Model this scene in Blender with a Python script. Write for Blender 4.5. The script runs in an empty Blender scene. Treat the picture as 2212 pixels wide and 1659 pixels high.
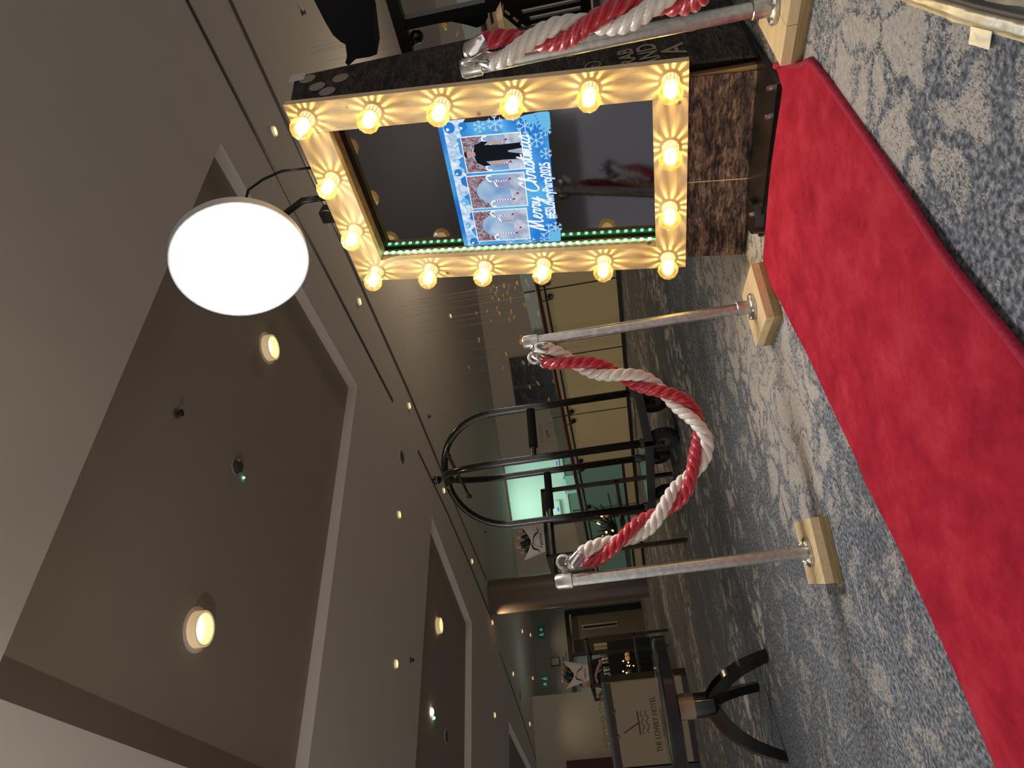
import bpy, bmesh, math, random
from mathutils import Vector, Matrix
from mathutils.geometry import tessellate_polygon
random.seed(7)
PI = math.pi
D = bpy.data
SC = bpy.context.scene
COL = SC.collection

# ------------------------------------------------------------------ camera, world, exposure
cam = D.cameras.new('camera'); cam.sensor_width = 36.0; cam.lens = 36.0 * 1472.5 / 2212.0; cam.clip_start = .02; cam.clip_end = 200
camo = D.objects.new('camera', cam); COL.objects.link(camo)
_p, _r, _y = (math.radians(q) for q in (6.1765, 8.6824, 40.2003))
_fw = Vector((math.sin(_y) * math.cos(_p), math.cos(_y) * math.cos(_p), math.sin(_p)))
_rt = Vector((math.cos(_y), -math.sin(_y), 0)); _dn = _fw.cross(_rt)
_r2 = _rt * math.cos(_r) + _dn * math.sin(_r); _d2 = _dn * math.cos(_r) - _rt * math.sin(_r)
m = Matrix.Identity(4)
for i in range(3):
    m[i][0] = _d2[i]; m[i][1] = _r2[i]; m[i][2] = -_fw[i]
m[0][3], m[1][3], m[2][3] = 0, 0, .57
camo.matrix_world = m
SC.camera = camo
w = D.worlds.new('lobby_air'); SC.world = w; w.use_nodes = True
w.node_tree.nodes['Background'].inputs[0].default_value = (1.0, .94, .90, 1)
w.node_tree.nodes['Background'].inputs[1].default_value = .84
SC.view_settings.view_transform = 'Standard'; SC.view_settings.look = 'None'
SC.view_settings.exposure = 0.0; SC.view_settings.gamma = 1.0; SC.view_settings.use_curve_mapping = False
SOFT_STRENGTH = 56.0      # softbox diffuser over the booth
SPOT_W = 42.0             # ceiling downlights
BULB_W = 1.05              # marquee bulbs

_l = D.lights.new('added_side_fill', 'POINT'); _l.energy = 70; _l.color = (1, .93, .80); _l.shadow_soft_size = .03   # added fill light, assumed unseen source left of the view, brightens the ceiling
_o = D.objects.new('added_side_fill', _l); COL.objects.link(_o); _o.location = (-1.7, 2.6, 1.7)

# ------------------------------------------------------------------ helpers
def lin(c):
    c = c / 255.0
    return c / 12.92 if c <= .04045 else ((c + .055) / 1.055) ** 2.4
def C(r, g, b): return (lin(r), lin(g), lin(b), 1)

def M(name, col, rough=.5, metal=0.0, spec=.5, emit=None, es=0.0):
    mt = D.materials.new(name); mt.use_nodes = True
    b = mt.node_tree.nodes['Principled BSDF']
    b.inputs['Base Color'].default_value = col; b.inputs['Roughness'].default_value = rough
    b.inputs['Metallic'].default_value = metal; b.inputs['Specular IOR Level'].default_value = spec
    if emit: b.inputs['Emission Color'].default_value = emit; b.inputs['Emission Strength'].default_value = es
    return mt

def nd(t, kind, **kw):
    n = t.nodes.new(kind)
    for k, v in kw.items(): setattr(n, k, v)
    return n

def ramp(t, stops, fac):
    r = nd(t, 'ShaderNodeValToRGB'); e = r.color_ramp.elements
    while len(e) < len(stops): e.new(.5)
    for i, (p, c) in enumerate(stops):
        e[i].position = p; e[i].color = c
    t.links.new(fac, r.inputs[0]); return r.outputs[0]

def MN(name, stops, scale=(1, 1, 1), nscale=5.0, detail=4, rough=.6, metal=0.0, bump=0.0, dist=0.0, spec=.4, nrough=.55):
    mt = M(name, stops[0][1], rough, metal, spec); t = mt.node_tree; b = t.nodes['Principled BSDF']
    tc = nd(t, 'ShaderNodeTexCoord'); mp = nd(t, 'ShaderNodeMapping'); mp.inputs['Scale'].default_value = scale
    t.links.new(tc.outputs['Object'], mp.inputs[0])
    no = nd(t, 'ShaderNodeTexNoise'); no.inputs['Scale'].default_value = nscale; no.inputs['Detail'].default_value = detail
    no.inputs['Roughness'].default_value = nrough; no.inputs['Distortion'].default_value = dist
    t.links.new(mp.outputs[0], no.inputs['Vector'])
    t.links.new(ramp(t, stops, no.outputs['Fac']), b.inputs['Base Color'])
    if bump:
        bp = nd(t, 'ShaderNodeBump'); bp.inputs['Strength'].default_value = bump; bp.inputs['Distance'].default_value = .003
        t.links.new(no.outputs['Fac'], bp.inputs['Height']); t.links.new(bp.outputs[0], b.inputs['Normal'])
    return mt

def EM(name, col, s=1.0):
    mt = D.materials.new(name); mt.use_nodes = True; t = mt.node_tree; t.nodes.clear()
    e = nd(t, 'ShaderNodeEmission'); e.inputs[0].default_value = col; e.inputs[1].default_value = s
    o = nd(t, 'ShaderNodeOutputMaterial'); t.links.new(e.outputs[0], o.inputs[0]); return mt

def EMN(name, stops, scale, nscale, s=1.0, dist=0.0, detail=3):
    mt = EM(name, stops[0][1], s); t = mt.node_tree; e = [n for n in t.nodes if n.type == 'EMISSION'][0]
    tc = nd(t, 'ShaderNodeTexCoord'); mp = nd(t, 'ShaderNodeMapping'); mp.inputs['Scale'].default_value = scale
    t.links.new(tc.outputs['Object'], mp.inputs[0])
    no = nd(t, 'ShaderNodeTexNoise'); no.inputs['Scale'].default_value = nscale; no.inputs['Distortion'].default_value = dist; no.inputs['Detail'].default_value = detail
    t.links.new(mp.outputs[0], no.inputs['Vector']); t.links.new(ramp(t, stops, no.outputs['Fac']), e.inputs[0]); return mt

def GLASS(name, tint, gloss=.08, rough=.03):
    mt = D.materials.new(name); mt.use_nodes = True; t = mt.node_tree; t.nodes.clear()
    tr = nd(t, 'ShaderNodeBsdfTransparent'); tr.inputs[0].default_value = tint
    gl = nd(t, 'ShaderNodeBsdfGlossy'); gl.inputs['Roughness'].default_value = rough
    mx = nd(t, 'ShaderNodeMixShader'); mx.inputs[0].default_value = gloss
    o = nd(t, 'ShaderNodeOutputMaterial')
    t.links.new(tr.outputs[0], mx.inputs[1]); t.links.new(gl.outputs[0], mx.inputs[2]); t.links.new(mx.outputs[0], o.inputs[0]); return mt

V = Vector
X, Y, Z = V((1, 0, 0)), V((0, 1, 0)), V((0, 0, 1))

class B:
    """collects faces of one part"""
    def __init__(s): s.v = []; s.f = []
    def add(s, vs, fs):
        n = len(s.v); s.v += [V(q) for q in vs]; s.f += [[i + n for i in q] for q in fs]; return s
    def box(s, a, b):
        (x0, y0, z0), (x1, y1, z1) = a, b
        return s.add([(x0, y0, z0), (x1, y0, z0), (x1, y1, z0), (x0, y1, z0), (x0, y0, z1), (x1, y0, z1), (x1, y1, z1), (x0, y1, z1)],
                     [(0, 3, 2, 1), (4, 5, 6, 7), (0, 1, 5, 4), (1, 2, 6, 5), (2, 3, 7, 6), (3, 0, 4, 7)])
    def obox(s, o, a, b, c):            # corner + three edge vectors
        o, a, b, c = V(o), V(a), V(b), V(c)
        fs = [(0, 3, 2, 1), (4, 5, 6, 7), (0, 1, 5, 4), (1, 2, 6, 5), (2, 3, 7, 6), (3, 0, 4, 7)]
        if a.cross(b).dot(c) < 0: fs = [q[::-1] for q in fs]
        return s.add([o, o + a, o + a + b, o + b, o + c, o + a + c, o + a + b + c, o + b + c], fs)
    def bar(s, p, q, wd, ht=None, up=Z):
        p, q = V(p), V(q); d = (q - p); u = d.normalized()
        sd = u.cross(up)
        if sd.length < 1e-4: sd = u.cross(X)
        sd.normalize(); upv = sd.cross(u).normalized(); ht = ht or wd
        return s.obox(p - sd * wd / 2 - upv * ht / 2, d, sd * wd, upv * ht)
    def tube(s, pts, r, n=8, cap=True, closed=False):
        pts = [V(q) for q in pts]; N = len(pts); base = len(s.v); prev = None
        rs = r if isinstance(r, (list, tuple)) else [r] * N
        for i in range(N):
            a = pts[(i - 1) % N] if (closed or i > 0) else pts[0]
            b = pts[(i + 1) % N] if (closed or i < N - 1) else pts[-1]
            tg = (b - a).normalized()
            if prev is None:
                prev = tg.cross(Z) if abs(tg.z) < .9 else tg.cross(X)
            nn = (prev - tg * prev.dot(tg)).normalized(); prev = nn; bb = tg.cross(nn)
            for k in range(n):
                th = 2 * PI * k / n; s.v.append(pts[i] + (nn * math.cos(th) + bb * math.sin(th)) * rs[i])
        for i in range(N if closed else N - 1):
            for k in range(n):
                k2 = (k + 1) % n; j = (i + 1) % N
                s.f.append([base + i * n + k, base + i * n + k2, base + j * n + k2, base + j * n + k])
        if cap and not closed:
            s.f.append([base + k for k in range(n)][::-1]); s.f.append([base + (N - 1) * n + k for k in range(n)])
        return s
    def lathe(s, prof, o=(0, 0, 0), ax=Z, n=24, arc=None):
        o = V(o); ax = V(ax).normalized(); a = ax.cross(X) if abs(ax.x) < .9 else ax.cross(Y); a.normalize(); b = ax.cross(a)
        base = len(s.v); N = len(prof)
        for r, h in prof:
            for k in range(n):
                th = 2 * PI * k / n; s.v.append(o + ax * h + (a * math.cos(th) + b * math.sin(th)) * max(r, 1e-5))
        for i in range(N - 1):
            for k in range(n):
                k2 = (k + 1) % n; s.f.append([base + i * n + k, base + i * n + k2, base + (i + 1) * n + k2, base + (i + 1) * n + k])
        return s
    def prism(s, poly, o, a, b, d):     # polygon in (a, b) axes at o, thickness vector d
        o, a, b, d = V(o), V(a), V(b), V(d)
        if a.cross(b).dot(d) < 0: poly = poly[::-1]
        # after the flip polygon is listed so that front cap faces +d when counter-clockwise
        area = sum(poly[i][0] * poly[(i + 1) % len(poly)][1] - poly[(i + 1) % len(poly)][0] * poly[i][1] for i in range(len(poly)))
        if area * a.cross(b).dot(d) < 0: poly = poly[::-1]
        n = len(poly); base = len(s.v)
        p3 = [o + a * q[0] + b * q[1] for q in poly]
        s.v += p3 + [q + d for q in p3]
        tr = tessellate_polygon([p3])
        for t in tr:
            nrm = (p3[t[1]] - p3[t[0]]).cross(p3[t[2]] - p3[t[0]])
            t = list(t) if nrm.dot(d) > 0 else list(t)[::-1]
            s.f.append([base + n + i for i in t]); s.f.append([base + i for i in t[::-1]])
        for i in range(n):
            j = (i + 1) % n; s.f.append([base + i, base + j, base + n + j, base + n + i])
        return s
    def sphere(s, c, r, n=12, sq=(1, 1, 1)):
        c = V(c); base = len(s.v); mrow = max(4, n // 2)
        for i in range(mrow + 1):
            ph = PI * i / mrow
            for k in range(n):
                th = 2 * PI * k / n
                s.v.append(c + V((math.sin(ph) * math.cos(th) * r * sq[0], math.sin(ph) * math.sin(th) * r * sq[1], math.cos(ph) * r * sq[2])))
        for i in range(mrow):
            for k in range(n):
                k2 = (k + 1) % n; s.f.append([base + i * n + k, base + (i + 1) * n + k, base + (i + 1) * n + k2, base + i * n + k2])
        return s

LOC = {}
def mesh(name, b, mat, off, smooth=False):
    me = D.meshes.new(name); me.from_pydata([q - off for q in b.v], [], b.f); me.validate(); me.update()
    if isinstance(mat, (list, tuple)):
        for q in mat: me.materials.append(q)
    else: me.materials.append(mat)
    if smooth:
        me.shade_smooth()
        if smooth is not True: me.set_sharp_from_angle(angle=math.radians(smooth))
    return me
def tag(o, label=None, cat=None, group=None, kind=None):
    if label: o['label'] = label
    if cat: o['category'] = cat
    if group: o['group'] = group
    if kind: o['kind'] = kind
    return o
def thing(name, loc, label, cat, group=None):
    o = D.objects.new(name, None); COL.objects.link(o); o.location = loc; o.empty_display_size = .05
    LOC[o] = V(loc); return tag(o, label, cat, group)
def part(name, b, mat, parent, smooth=False, label=None, kind=None):
    off = LOC[parent]; o = D.objects.new(name, mesh(name, b, mat, off, smooth)); COL.objects.link(o); o.parent = parent
    LOC[o] = off
    return tag(o, label, None, None, kind)
def solo(name, b, mat, loc, label, cat, group=None, smooth=False, kind=None):
    o = D.objects.new(name, mesh(name, b, mat, V(loc), smooth)); COL.objects.link(o); o.location = loc; LOC[o] = V(loc)
    return tag(o, label, cat, group, kind)
def struct(name, b, mat, smooth=False, parent=None):
    o = D.objects.new(name, mesh(name, b, mat, V((0, 0, 0)), smooth)); COL.objects.link(o); LOC[o] = V((0, 0, 0))
    o['kind'] = 'structure'
    if parent: o.parent = parent
    return o
def copy_tree(o, parent=None):
    c = o.copy(); COL.objects.link(c); LOC[c] = LOC.get(o, V((0, 0, 0)))
    if parent: c.parent = parent
    for ch in list(o.children): copy_tree(ch, c)
    return c
def text_faces(body, size, o, xd, yd, ext=.0006, xs=1.0, bold=0.0, align='LEFT', shear=0.0):
    cu = D.curves.new('t', 'FONT'); cu.body = body; cu.size = size; cu.extrude = ext; cu.offset = bold; cu.align_x = align; cu.shear = shear
    cu.resolution_u = 3
    ob = D.objects.new('t', cu); COL.objects.link(ob); dg = bpy.context.evaluated_depsgraph_get()
    me = D.meshes.new_from_object(ob.evaluated_get(dg)); o, xd, yd = V(o), V(xd), V(yd); zd = xd.cross(yd)
    b = B(); b.add([o + xd * (q.co.x * xs) + yd * q.co.y + zd * (q.co.z + ext) for q in me.vertices], [list(p.vertices) for p in me.polygons])
    D.objects.remove(ob); D.curves.remove(cu); D.meshes.remove(me); return b
def ribbon(pts, w, o, xd, yd, zd, ext=.0006):
    """brush stroke: pts (x, y[, width]) smoothed, flat strip with thickness"""
    o, xd, yd, zd = V(o), V(xd), V(yd), V(zd); P = []
    pts = [(q[0], q[1], q[2] if len(q) > 2 else w) for q in pts]
    n = len(pts)
    for i in range(n - 1):
        p0, p1, p2, p3 = pts[max(i - 1, 0)], pts[i], pts[i + 1], pts[min(i + 2, n - 1)]
        for k in range(5):
            t = k / 5
            P.append(tuple(.5 * ((2 * p1[j]) + (p2[j] - p0[j]) * t + (2 * p0[j] - 5 * p1[j] + 4 * p2[j] - p3[j]) * t * t + (3 * p1[j] - p0[j] - 3 * p2[j] + p3[j]) * t ** 3) for j in range(3)))
    P.append(pts[-1]); b = B(); N = len(P)
    for i, q in enumerate(P):
        a = P[max(i - 1, 0)]; c = P[min(i + 1, N - 1)]; dx, dy = c[0] - a[0], c[1] - a[1]; l = math.hypot(dx, dy) or 1
        nx, ny = -dy / l * q[2] / 2, dx / l * q[2] / 2
        for sx in (1, -1):
            b.v.append(o + xd * (q[0] + nx * sx) + yd * (q[1] + ny * sx)); b.v.append(o + xd * (q[0] + nx * sx) + yd * (q[1] + ny * sx) + zd * ext)
    for i in range(N - 1):
        k = 4 * i; j = k + 4
        b.f += [[k + 1, k + 3, j + 3, j + 1], [k, j, j + 2, k + 2], [k, k + 1, j + 1, j], [k + 2, j + 2, j + 3, k + 3]]
    return b
def light(name, kind, loc, energy, col, parent=None, radius=.03, aim=None, angle=None, blend=.5):
    l = D.lights.new(name, kind); l.energy = energy; l.color = col[:3]; l.shadow_soft_size = radius
    if kind == 'SPOT': l.spot_size = angle; l.spot_blend = blend
    o = D.objects.new(name, l); COL.objects.link(o)
    if parent: o.parent = parent; o.location = V(loc) - LOC[parent]
    else: o.location = loc
    if aim is not None: o.rotation_euler = V(aim).to_track_quat('-Z', 'Y').to_euler()
    return o

# ------------------------------------------------------------------ materials
m_plaster = MN('ceiling_plaster', [(0, C(214, 205, 196)), (1, C(222, 213, 204))], nscale=3, rough=.9)
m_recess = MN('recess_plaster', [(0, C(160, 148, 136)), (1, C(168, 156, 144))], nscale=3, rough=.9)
m_wall = MN('wall_paint', [(0, C(176, 166, 148)), (1, C(188, 178, 160))], nscale=2, rough=.85)
m_wall_low = MN('cream_panel', [(0, C(196, 178, 134)), (1, C(204, 188, 144))], nscale=2, rough=.6)
m_dark = M('dark_groove', C(30, 28, 28), .6)
m_groove = M('grey_track', C(92, 88, 84), .5)
m_black = M('black_metal', C(14, 13, 13), .28, .0, .6)
m_blackgloss = M('black_gloss', C(10, 9, 9), .12, .0, .7)
m_chrome = M('chrome', C(225, 222, 218), .12, 1.0)
m_galv = MN('galvanised_steel', [(.3, C(170, 170, 166)), (.7, C(206, 206, 200))], nscale=60, rough=.33, metal=.9, bump=.1)
m_pine = MN('pine', [(.25, C(206, 178, 132)), (.55, C(228, 204, 160)), (.8, C(214, 188, 142))], (60, 4, 60), 1.2, 4, .6, bump=.15)
m_pine_end = MN('pine_end_grain', [(.3, C(132, 112, 76)), (.7, C(172, 148, 104))], (6, 6, 90), 2, 3, .7, bump=.2)
m_warm = EM('warm_lamp', C(255, 222, 160), 3.2)
m_warmring = M('lamp_ring', C(235, 222, 200), .5, emit=C(255, 214, 150), es=.35)
m_white = M('white_plastic', C(215, 212, 205), .4)

# ------------------------------------------------------------------ room shell
def floor_material():
    mt = M('patterned_carpet', C(110, 112, 116), .95, 0, .1); t = mt.node_tree; b = t.nodes['Principled BSDF']
    tc = nd(t, 'ShaderNodeTexCoord')
    def noise(sc, det, dist=0, scale=(1, 1, 1), rough=.55):
        mp = nd(t, 'ShaderNodeMapping'); mp.inputs['Scale'].default_value = scale; t.links.new(tc.outputs['Object'], mp.inputs[0])
        n = nd(t, 'ShaderNodeTexNoise'); n.inputs['Scale'].default_value = sc; n.inputs['Detail'].default_value = det
        n.inputs['Distortion'].default_value = dist; n.inputs['Roughness'].default_value = rough
        t.links.new(mp.outputs[0], n.inputs['Vector']); return n.outputs['Fac']
    def mth(op, a, bb=None, cl=False):
        n = nd(t, 'ShaderNodeMath', operation=op, use_clamp=cl)
        for i, q in enumerate((a, bb)):
            if q is None: continue
            if isinstance(q, (int, float)): n.inputs[i].default_value = q
            else: t.links.new(q, n.inputs[i])
        return n.outputs[0]
    def mix(f, a, c):
        n = nd(t, 'ShaderNodeMix', data_type='RGBA')
        if isinstance(f, (int, float)): n.inputs[0].default_value = f
        else: t.links.new(f, n.inputs[0])
        for i, q in ((6, a), (7, c)):
            if isinstance(q, tuple): n.inputs[i].default_value = q
            else: t.links.new(q, n.inputs[i])
        return n.outputs[2]
    sep = nd(t, 'ShaderNodeSeparateXYZ'); t.links.new(tc.outputs['Object'], sep.inputs[0])
    big = noise(1.3, 2, .3); leaf = noise(9, 3, 1.6); vein = noise(26, 2, 2.2); grain = noise(150, 2, .4, (1, 2.2, 1), .7); gr2 = noise(95, 3, .2)
    # damask: broad patches of pale leaf pattern, broken by noise; one band runs along each side of the walkway
    yy = mth('ADD', sep.outputs[1], mth('MULTIPLY', mth('SUBTRACT', big, .5), .5))
    def bandy(c, w_): 
        q = mth('DIVIDE', mth('SUBTRACT', yy, c), w_); return mth('SUBTRACT', 1.0, mth('MULTIPLY', q, q), True)
    patch = mth('MULTIPLY', mth('SUBTRACT', noise(.9, 3, .5, (1, 1.6, 1), .6), .5), 4.2)
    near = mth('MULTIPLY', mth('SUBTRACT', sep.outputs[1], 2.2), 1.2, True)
    band = mth('MAXIMUM', bandy(1.72, .55), bandy(.35, .75))
    xs = mth('MULTIPLY', mth('SUBTRACT', mth('ADD', sep.outputs[0], mth('MULTIPLY', mth('SUBTRACT', big, .5), .7)), .84), 4.0, True)
    band = mth('MULTIPLY', band, xs)
    band = mth('ADD', mth('MULTIPLY', band, .95), mth('MULTIPLY', near, mth('ADD', patch, -.05)))
    vo = nd(t, 'ShaderNodeTexVoronoi', feature='DISTANCE_TO_EDGE'); vo.inputs['Scale'].default_value = 8.5
    va = nd(t, 'ShaderNodeVectorMath', operation='MULTIPLY_ADD'); nz = nd(t, 'ShaderNodeTexNoise'); nz.inputs['Scale'].default_value = 7; t.links.new(tc.outputs['Object'], nz.inputs['Vector'])
    t.links.new(nz.outputs['Color'], va.inputs[0]); va.inputs[1].default_value = (.28, .28, 0); t.links.new(tc.outputs['Object'], va.inputs[2]); t.links.new(va.outputs[0], vo.inputs['Vector'])
    lf = mth('SUBTRACT', mth('MULTIPLY', vo.outputs['Distance'], 4.5, True), .52)
    cm = mth('ADD', mth('ADD', band, mth('MULTIPLY', lf, 1.0)), mth('MULTIPLY', mth('SUBTRACT', vein, .5), 1.3))
    cm = mth('ADD', cm, mth('MULTIPLY', mth('SUBTRACT', grain, .5), 3.4))
    cm = mth('MULTIPLY', mth('SUBTRACT', cm, .36), 2.6, True)
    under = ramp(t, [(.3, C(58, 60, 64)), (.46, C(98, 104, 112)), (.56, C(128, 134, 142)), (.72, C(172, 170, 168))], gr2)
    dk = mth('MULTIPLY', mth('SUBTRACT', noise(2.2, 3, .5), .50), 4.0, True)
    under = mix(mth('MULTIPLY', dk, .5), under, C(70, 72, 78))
    under = mix(mth('MULTIPLY', near, .5), under, C(42, 42, 46))  # shade on the floor beyond the walkway, painted into the ground colour
    cream = ramp(t, [(.35, C(166, 160, 152)), (.65, C(192, 187, 179))], gr2)
    col = mix(cm, under, cream)
    # warm brown tint of the far stripes
    far = mth('MULTIPLY', mth('SUBTRACT', sep.outputs[1], 3.0), .5, True)
    brown = mth('MULTIPLY', far, mth('MULTIPLY', mth('SUBTRACT', noise(1.6, 3, .4, (1, 2.5, 1)), .38), 3.0, True))
    col = mix(mth('MULTIPLY', brown, .55), col, C(96, 80, 66))
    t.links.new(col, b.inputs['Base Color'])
    bp = nd(t, 'ShaderNodeBump'); bp.inputs['Strength'].default_value = .35; bp.inputs['Distance'].default_value = .004
    t.links.new(gr2, bp.inputs['Height']); t.links.new(bp.outputs[0], b.inputs['Normal'])
    return mt
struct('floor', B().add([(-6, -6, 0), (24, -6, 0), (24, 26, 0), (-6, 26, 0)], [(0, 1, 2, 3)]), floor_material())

ZC, ZR = 3.09, 3.195
def plate(outer, holes, z):
    loops = [[V((q[0], q[1], z)) for q in lp] for lp in [outer] + holes]
    pts = [p for lp in loops for p in lp]; b = B(); b.v = pts
    for tr in tessellate_polygon(loops):
        n = (pts[tr[1]] - pts[tr[0]]).cross(pts[tr[2]] - pts[tr[0]]).z
        b.f.append(list(tr)[::-1] if n > 0 else list(tr))
    return b
cof = [[(.89, 2.447), (4.95, 2.447), (4.95, 5.485), (.89, 5.485)],
       [(1.25, 8.22), (4.98, 8.58), (4.35, 11.18), (1.0, 11.0)],
       [(1.2, 14.1), (3.556, 14.43), (3.2, 17.2), (1.0, 17.0)]]
ceil = struct('ceiling', plate([(-6, -6), (24, -6), (24, 26), (-6, 26)], cof + [[(7.36, 17.15), (10.12, 15.08), (11.6, 17.05), (8.84, 19.12)]], ZC), m_plaster)
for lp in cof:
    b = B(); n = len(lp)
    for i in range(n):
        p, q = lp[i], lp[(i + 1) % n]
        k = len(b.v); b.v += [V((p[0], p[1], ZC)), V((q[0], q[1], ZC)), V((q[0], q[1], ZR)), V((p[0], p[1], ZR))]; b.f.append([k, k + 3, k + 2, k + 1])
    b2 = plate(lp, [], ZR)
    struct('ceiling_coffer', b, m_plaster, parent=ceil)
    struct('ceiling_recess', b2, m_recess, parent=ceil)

WN, WE = V((.6, .8, 0)), V((.8, -.6, 0)); W0 = WN * 18
def wp(s, z, d=0): return W0 + WE * s + Z * z + WN * d
def wall_rect(s0, s1, z0, z1, d=0): return B().obox(wp(s0, z0, d), WE * (s1 - s0), Z * (z1 - z0), WN * .12)
b = wall_rect(-.95, 16, 0, 3.12)
for a in ((-4.75, -2.75, 0, 3.12), (-2.75, -.95, 3.05, 3.12)): b.add(wall_rect(*a).v, wall_rect(*a).f)
struct('wall_right', b, m_wall)
ey = 19.0
m_endwall = MN('end_wall_paint', [(0, C(138, 136, 126)), (1, C(148, 146, 136))], nscale=2, rough=.85)
b = B()
for (x0, x1, z0, z1) in ((7.40, 12, 0, 3.12), (5.05, 7.40, 2.16, 3.12), (-6, 5.05, 0, 3.12)): b.box((x0, ey, z0), (x1, ey + .15, z1))
struct('wall_far', b, m_endwall)
struct('trim_1', B().box((-6, ey - .02, 0), (5.05, ey - .001, .12)), m_black)
# ------------------------------------------------------------------ red carpet material etc.
m_red = MN('red_carpet_pile', [(.32, C(142, 26, 44)), (.5, C(172, 38, 57)), (.68, C(192, 58, 74))], nscale=7, detail=8, rough=.95, bump=.25, spec=.1, nrough=.75)
m_redhem = MN('red_hem', [(.3, C(150, 24, 50)), (.7, C(182, 40, 70))], (40, 40, 40), 4, rough=.9, bump=.4)

# ceiling lines
m_slotlight = M('slot_fin', C(120, 116, 110), .5)
def slot(pts, label):
    t = thing('linear_air_slot', (pts[0][0], pts[0][1], ZC), label, 'air vent', 'slots in the ceiling')
    def strip(off, wd, mat, nm, z):
        q = [V((p[0] + off, p[1], z)) for p in pts]; b = B()
        for i in range(len(q) - 1): b.bar(q[i], q[i + 1], wd, .004)
        part(nm, b, mat, t)
    strip(-.014, .016, m_dark, 'groove', ZC - .003); strip(.014, .016, m_dark, 'groove', ZC - .003); strip(0, .009, m_slotlight, 'fin', ZC - .004)
    return t
slot([(5.607, -3), (5.607, 6.62)], 'long twin dark slot in the ceiling soffit running over the photo booth')
slot([(5.6, 7.78), (5.52, 9.4), (5.33, 11.2), (5.04, 13.08)], 'bent twin slot in the ceiling above the luggage cart')
slot([(4.645, 13.72), (4.1, 15.9), (3.45, 18.3)], 'far twin slot in the ceiling leading to the entrance wall')
b = B(); q = [(6.40, 1.5), (6.36, 4.6), (6.23, 7.29), (6.069, 8.83), (5.962, 9.84), (5.69, 12.49)]
for i in range(len(q) - 1): b.bar((q[i][0], q[i][1], ZC - .004), (q[i + 1][0], q[i + 1][1], ZC - .004), .055, .008)
solo('ceiling_track', b, m_groove, (6.4, 1.5, ZC), 'wide grey groove in the ceiling following the glass balustrade', 'ceiling track')

# downlights
def downlight(x, y, z, r, label, group, energy=None, flat=False):
    t = thing('downlight', (x, y, z), label, 'ceiling light', group)
    part('trim_ring', B().lathe([(r * 1.28, 0), (r * 1.28, -.004), (r * 1.02, -.006), (r * 1.0, 0)], (x, y, z - .0005)), m_plaster, t, 40)
    part('collar', B().lathe([(r, -.001), (r, -r * .55), (r * .86, -r * .55), (r * .8, -.003)], (x, y, z)), m_warmring, t, 40)
    part('lens', B().lathe([(r * .8, -.004), (0, -.004)], (x, y, z)), m_warm, t)
    light('downlight_lamp', 'SPOT', (x, y, z - r * .6), energy or SPOT_W, (1, .78, .52), t, .03, (0, 0, -1), math.radians(125), .9)
    return t
DL = [(5.986, 2.956, 'small lit downlight in the soffit just above the booth frame corner'),
      (6.031, 5.214, 'small lit downlight beside the grey ceiling groove, next past the booth'),
      (6.004, 7.238, 'small lit downlight between the two twin ceiling slots'),
      (5.756, 9.174, 'small lit downlight showing beside the ball top of the luggage cart'),
      (4.214, 7.123, 'small lit downlight in the flat ceiling between the two recesses'),
      (5.461, 11.184, 'small lit downlight in the soffit short of the round column'),
      (4.988, 12.94, 'small lit downlight right beside the top of the round column'),
      (3.306, 12.916, 'small lit downlight between the second and the last ceiling recess'),
      (4.663, 15.135, 'small lit downlight past the far twin slot, before the entrance'),
      (6.6, 18.3, 'small lit downlight close to the exit sign over the doorway edge'),
      (6.182, 16.834, 'small lit downlight beyond the column towards the doorway'),
      (5.45, 18.2, 'small lit downlight close to the exit sign over the glass doors'),
      (4.132, 17.187, 'small lit downlight over the hotel welcome desk'),
      (8.213, 15.0, 'small lit downlight near the bottle tub behind the luggage cart'),
      (9.99, 9.42, 'small lit downlight high in the stairwell ceiling beyond the booth'),
      (2.5, 7.35, 'small lit downlight in the ceiling over the black round table')]
for x, y, l in DL: downlight(x, y, ZC, .045, l, 'small downlights in the soffit', 60 if x > 9 else SPOT_W * 1.6 if y == 12.94 else SPOT_W if y < 11 else SPOT_W * .45)
downlight(1.648, 3.836, ZR, .11, 'large ring downlight in the near recess, the one closest to the viewer', 'large ring downlights', 20)
downlight(4.049, 3.839, ZR, .11, 'large ring downlight in the near recess beside the glowing softbox', 'large ring downlights', 20)
downlight(3.664, 9.392, ZR, .11, 'large ring downlight in the second ceiling recess', 'large ring downlights', 20)

m_led = EM('green_led', C(120, 255, 170), 6)
def sensor(x, y, z, label):
    t = thing('smoke_detector', (x, y, z), label, 'smoke detector')
    part('housing', B().lathe([(.055, 0), (.058, -.012), (.045, -.032), (.02, -.042), (0, -.042)], (x, y, z)), M('sensor_grey', C(66, 62, 62), .3), t, 40)
    part('rim', B().lathe([(.066, 0), (.064, -.006), (.055, -.006)], (x, y, z)), m_recess, t, 40)
    return t
t = sensor(2.848, 3.828, ZR, 'dark domed smoke detector in the near recess')
part('indicator', B().sphere((2.82, 3.94, ZR - .008), .009, 8), m_led, t, True, 'lit green indicator')
t = thing('emergency_light', (2.469, 9.201, ZR), 'bright emergency light with a green dot in the second recess', 'ceiling light')
part('lens', B().sphere((2.469, 9.201, ZR - .01), .05, 10, (1, 1, .5)), EM('white_lamp', C(255, 244, 214), 9), t, True)
part('indicator', B().sphere((2.42, 9.3, ZR - .01), .022, 8), m_led, t, True, 'lit green indicator')
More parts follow.
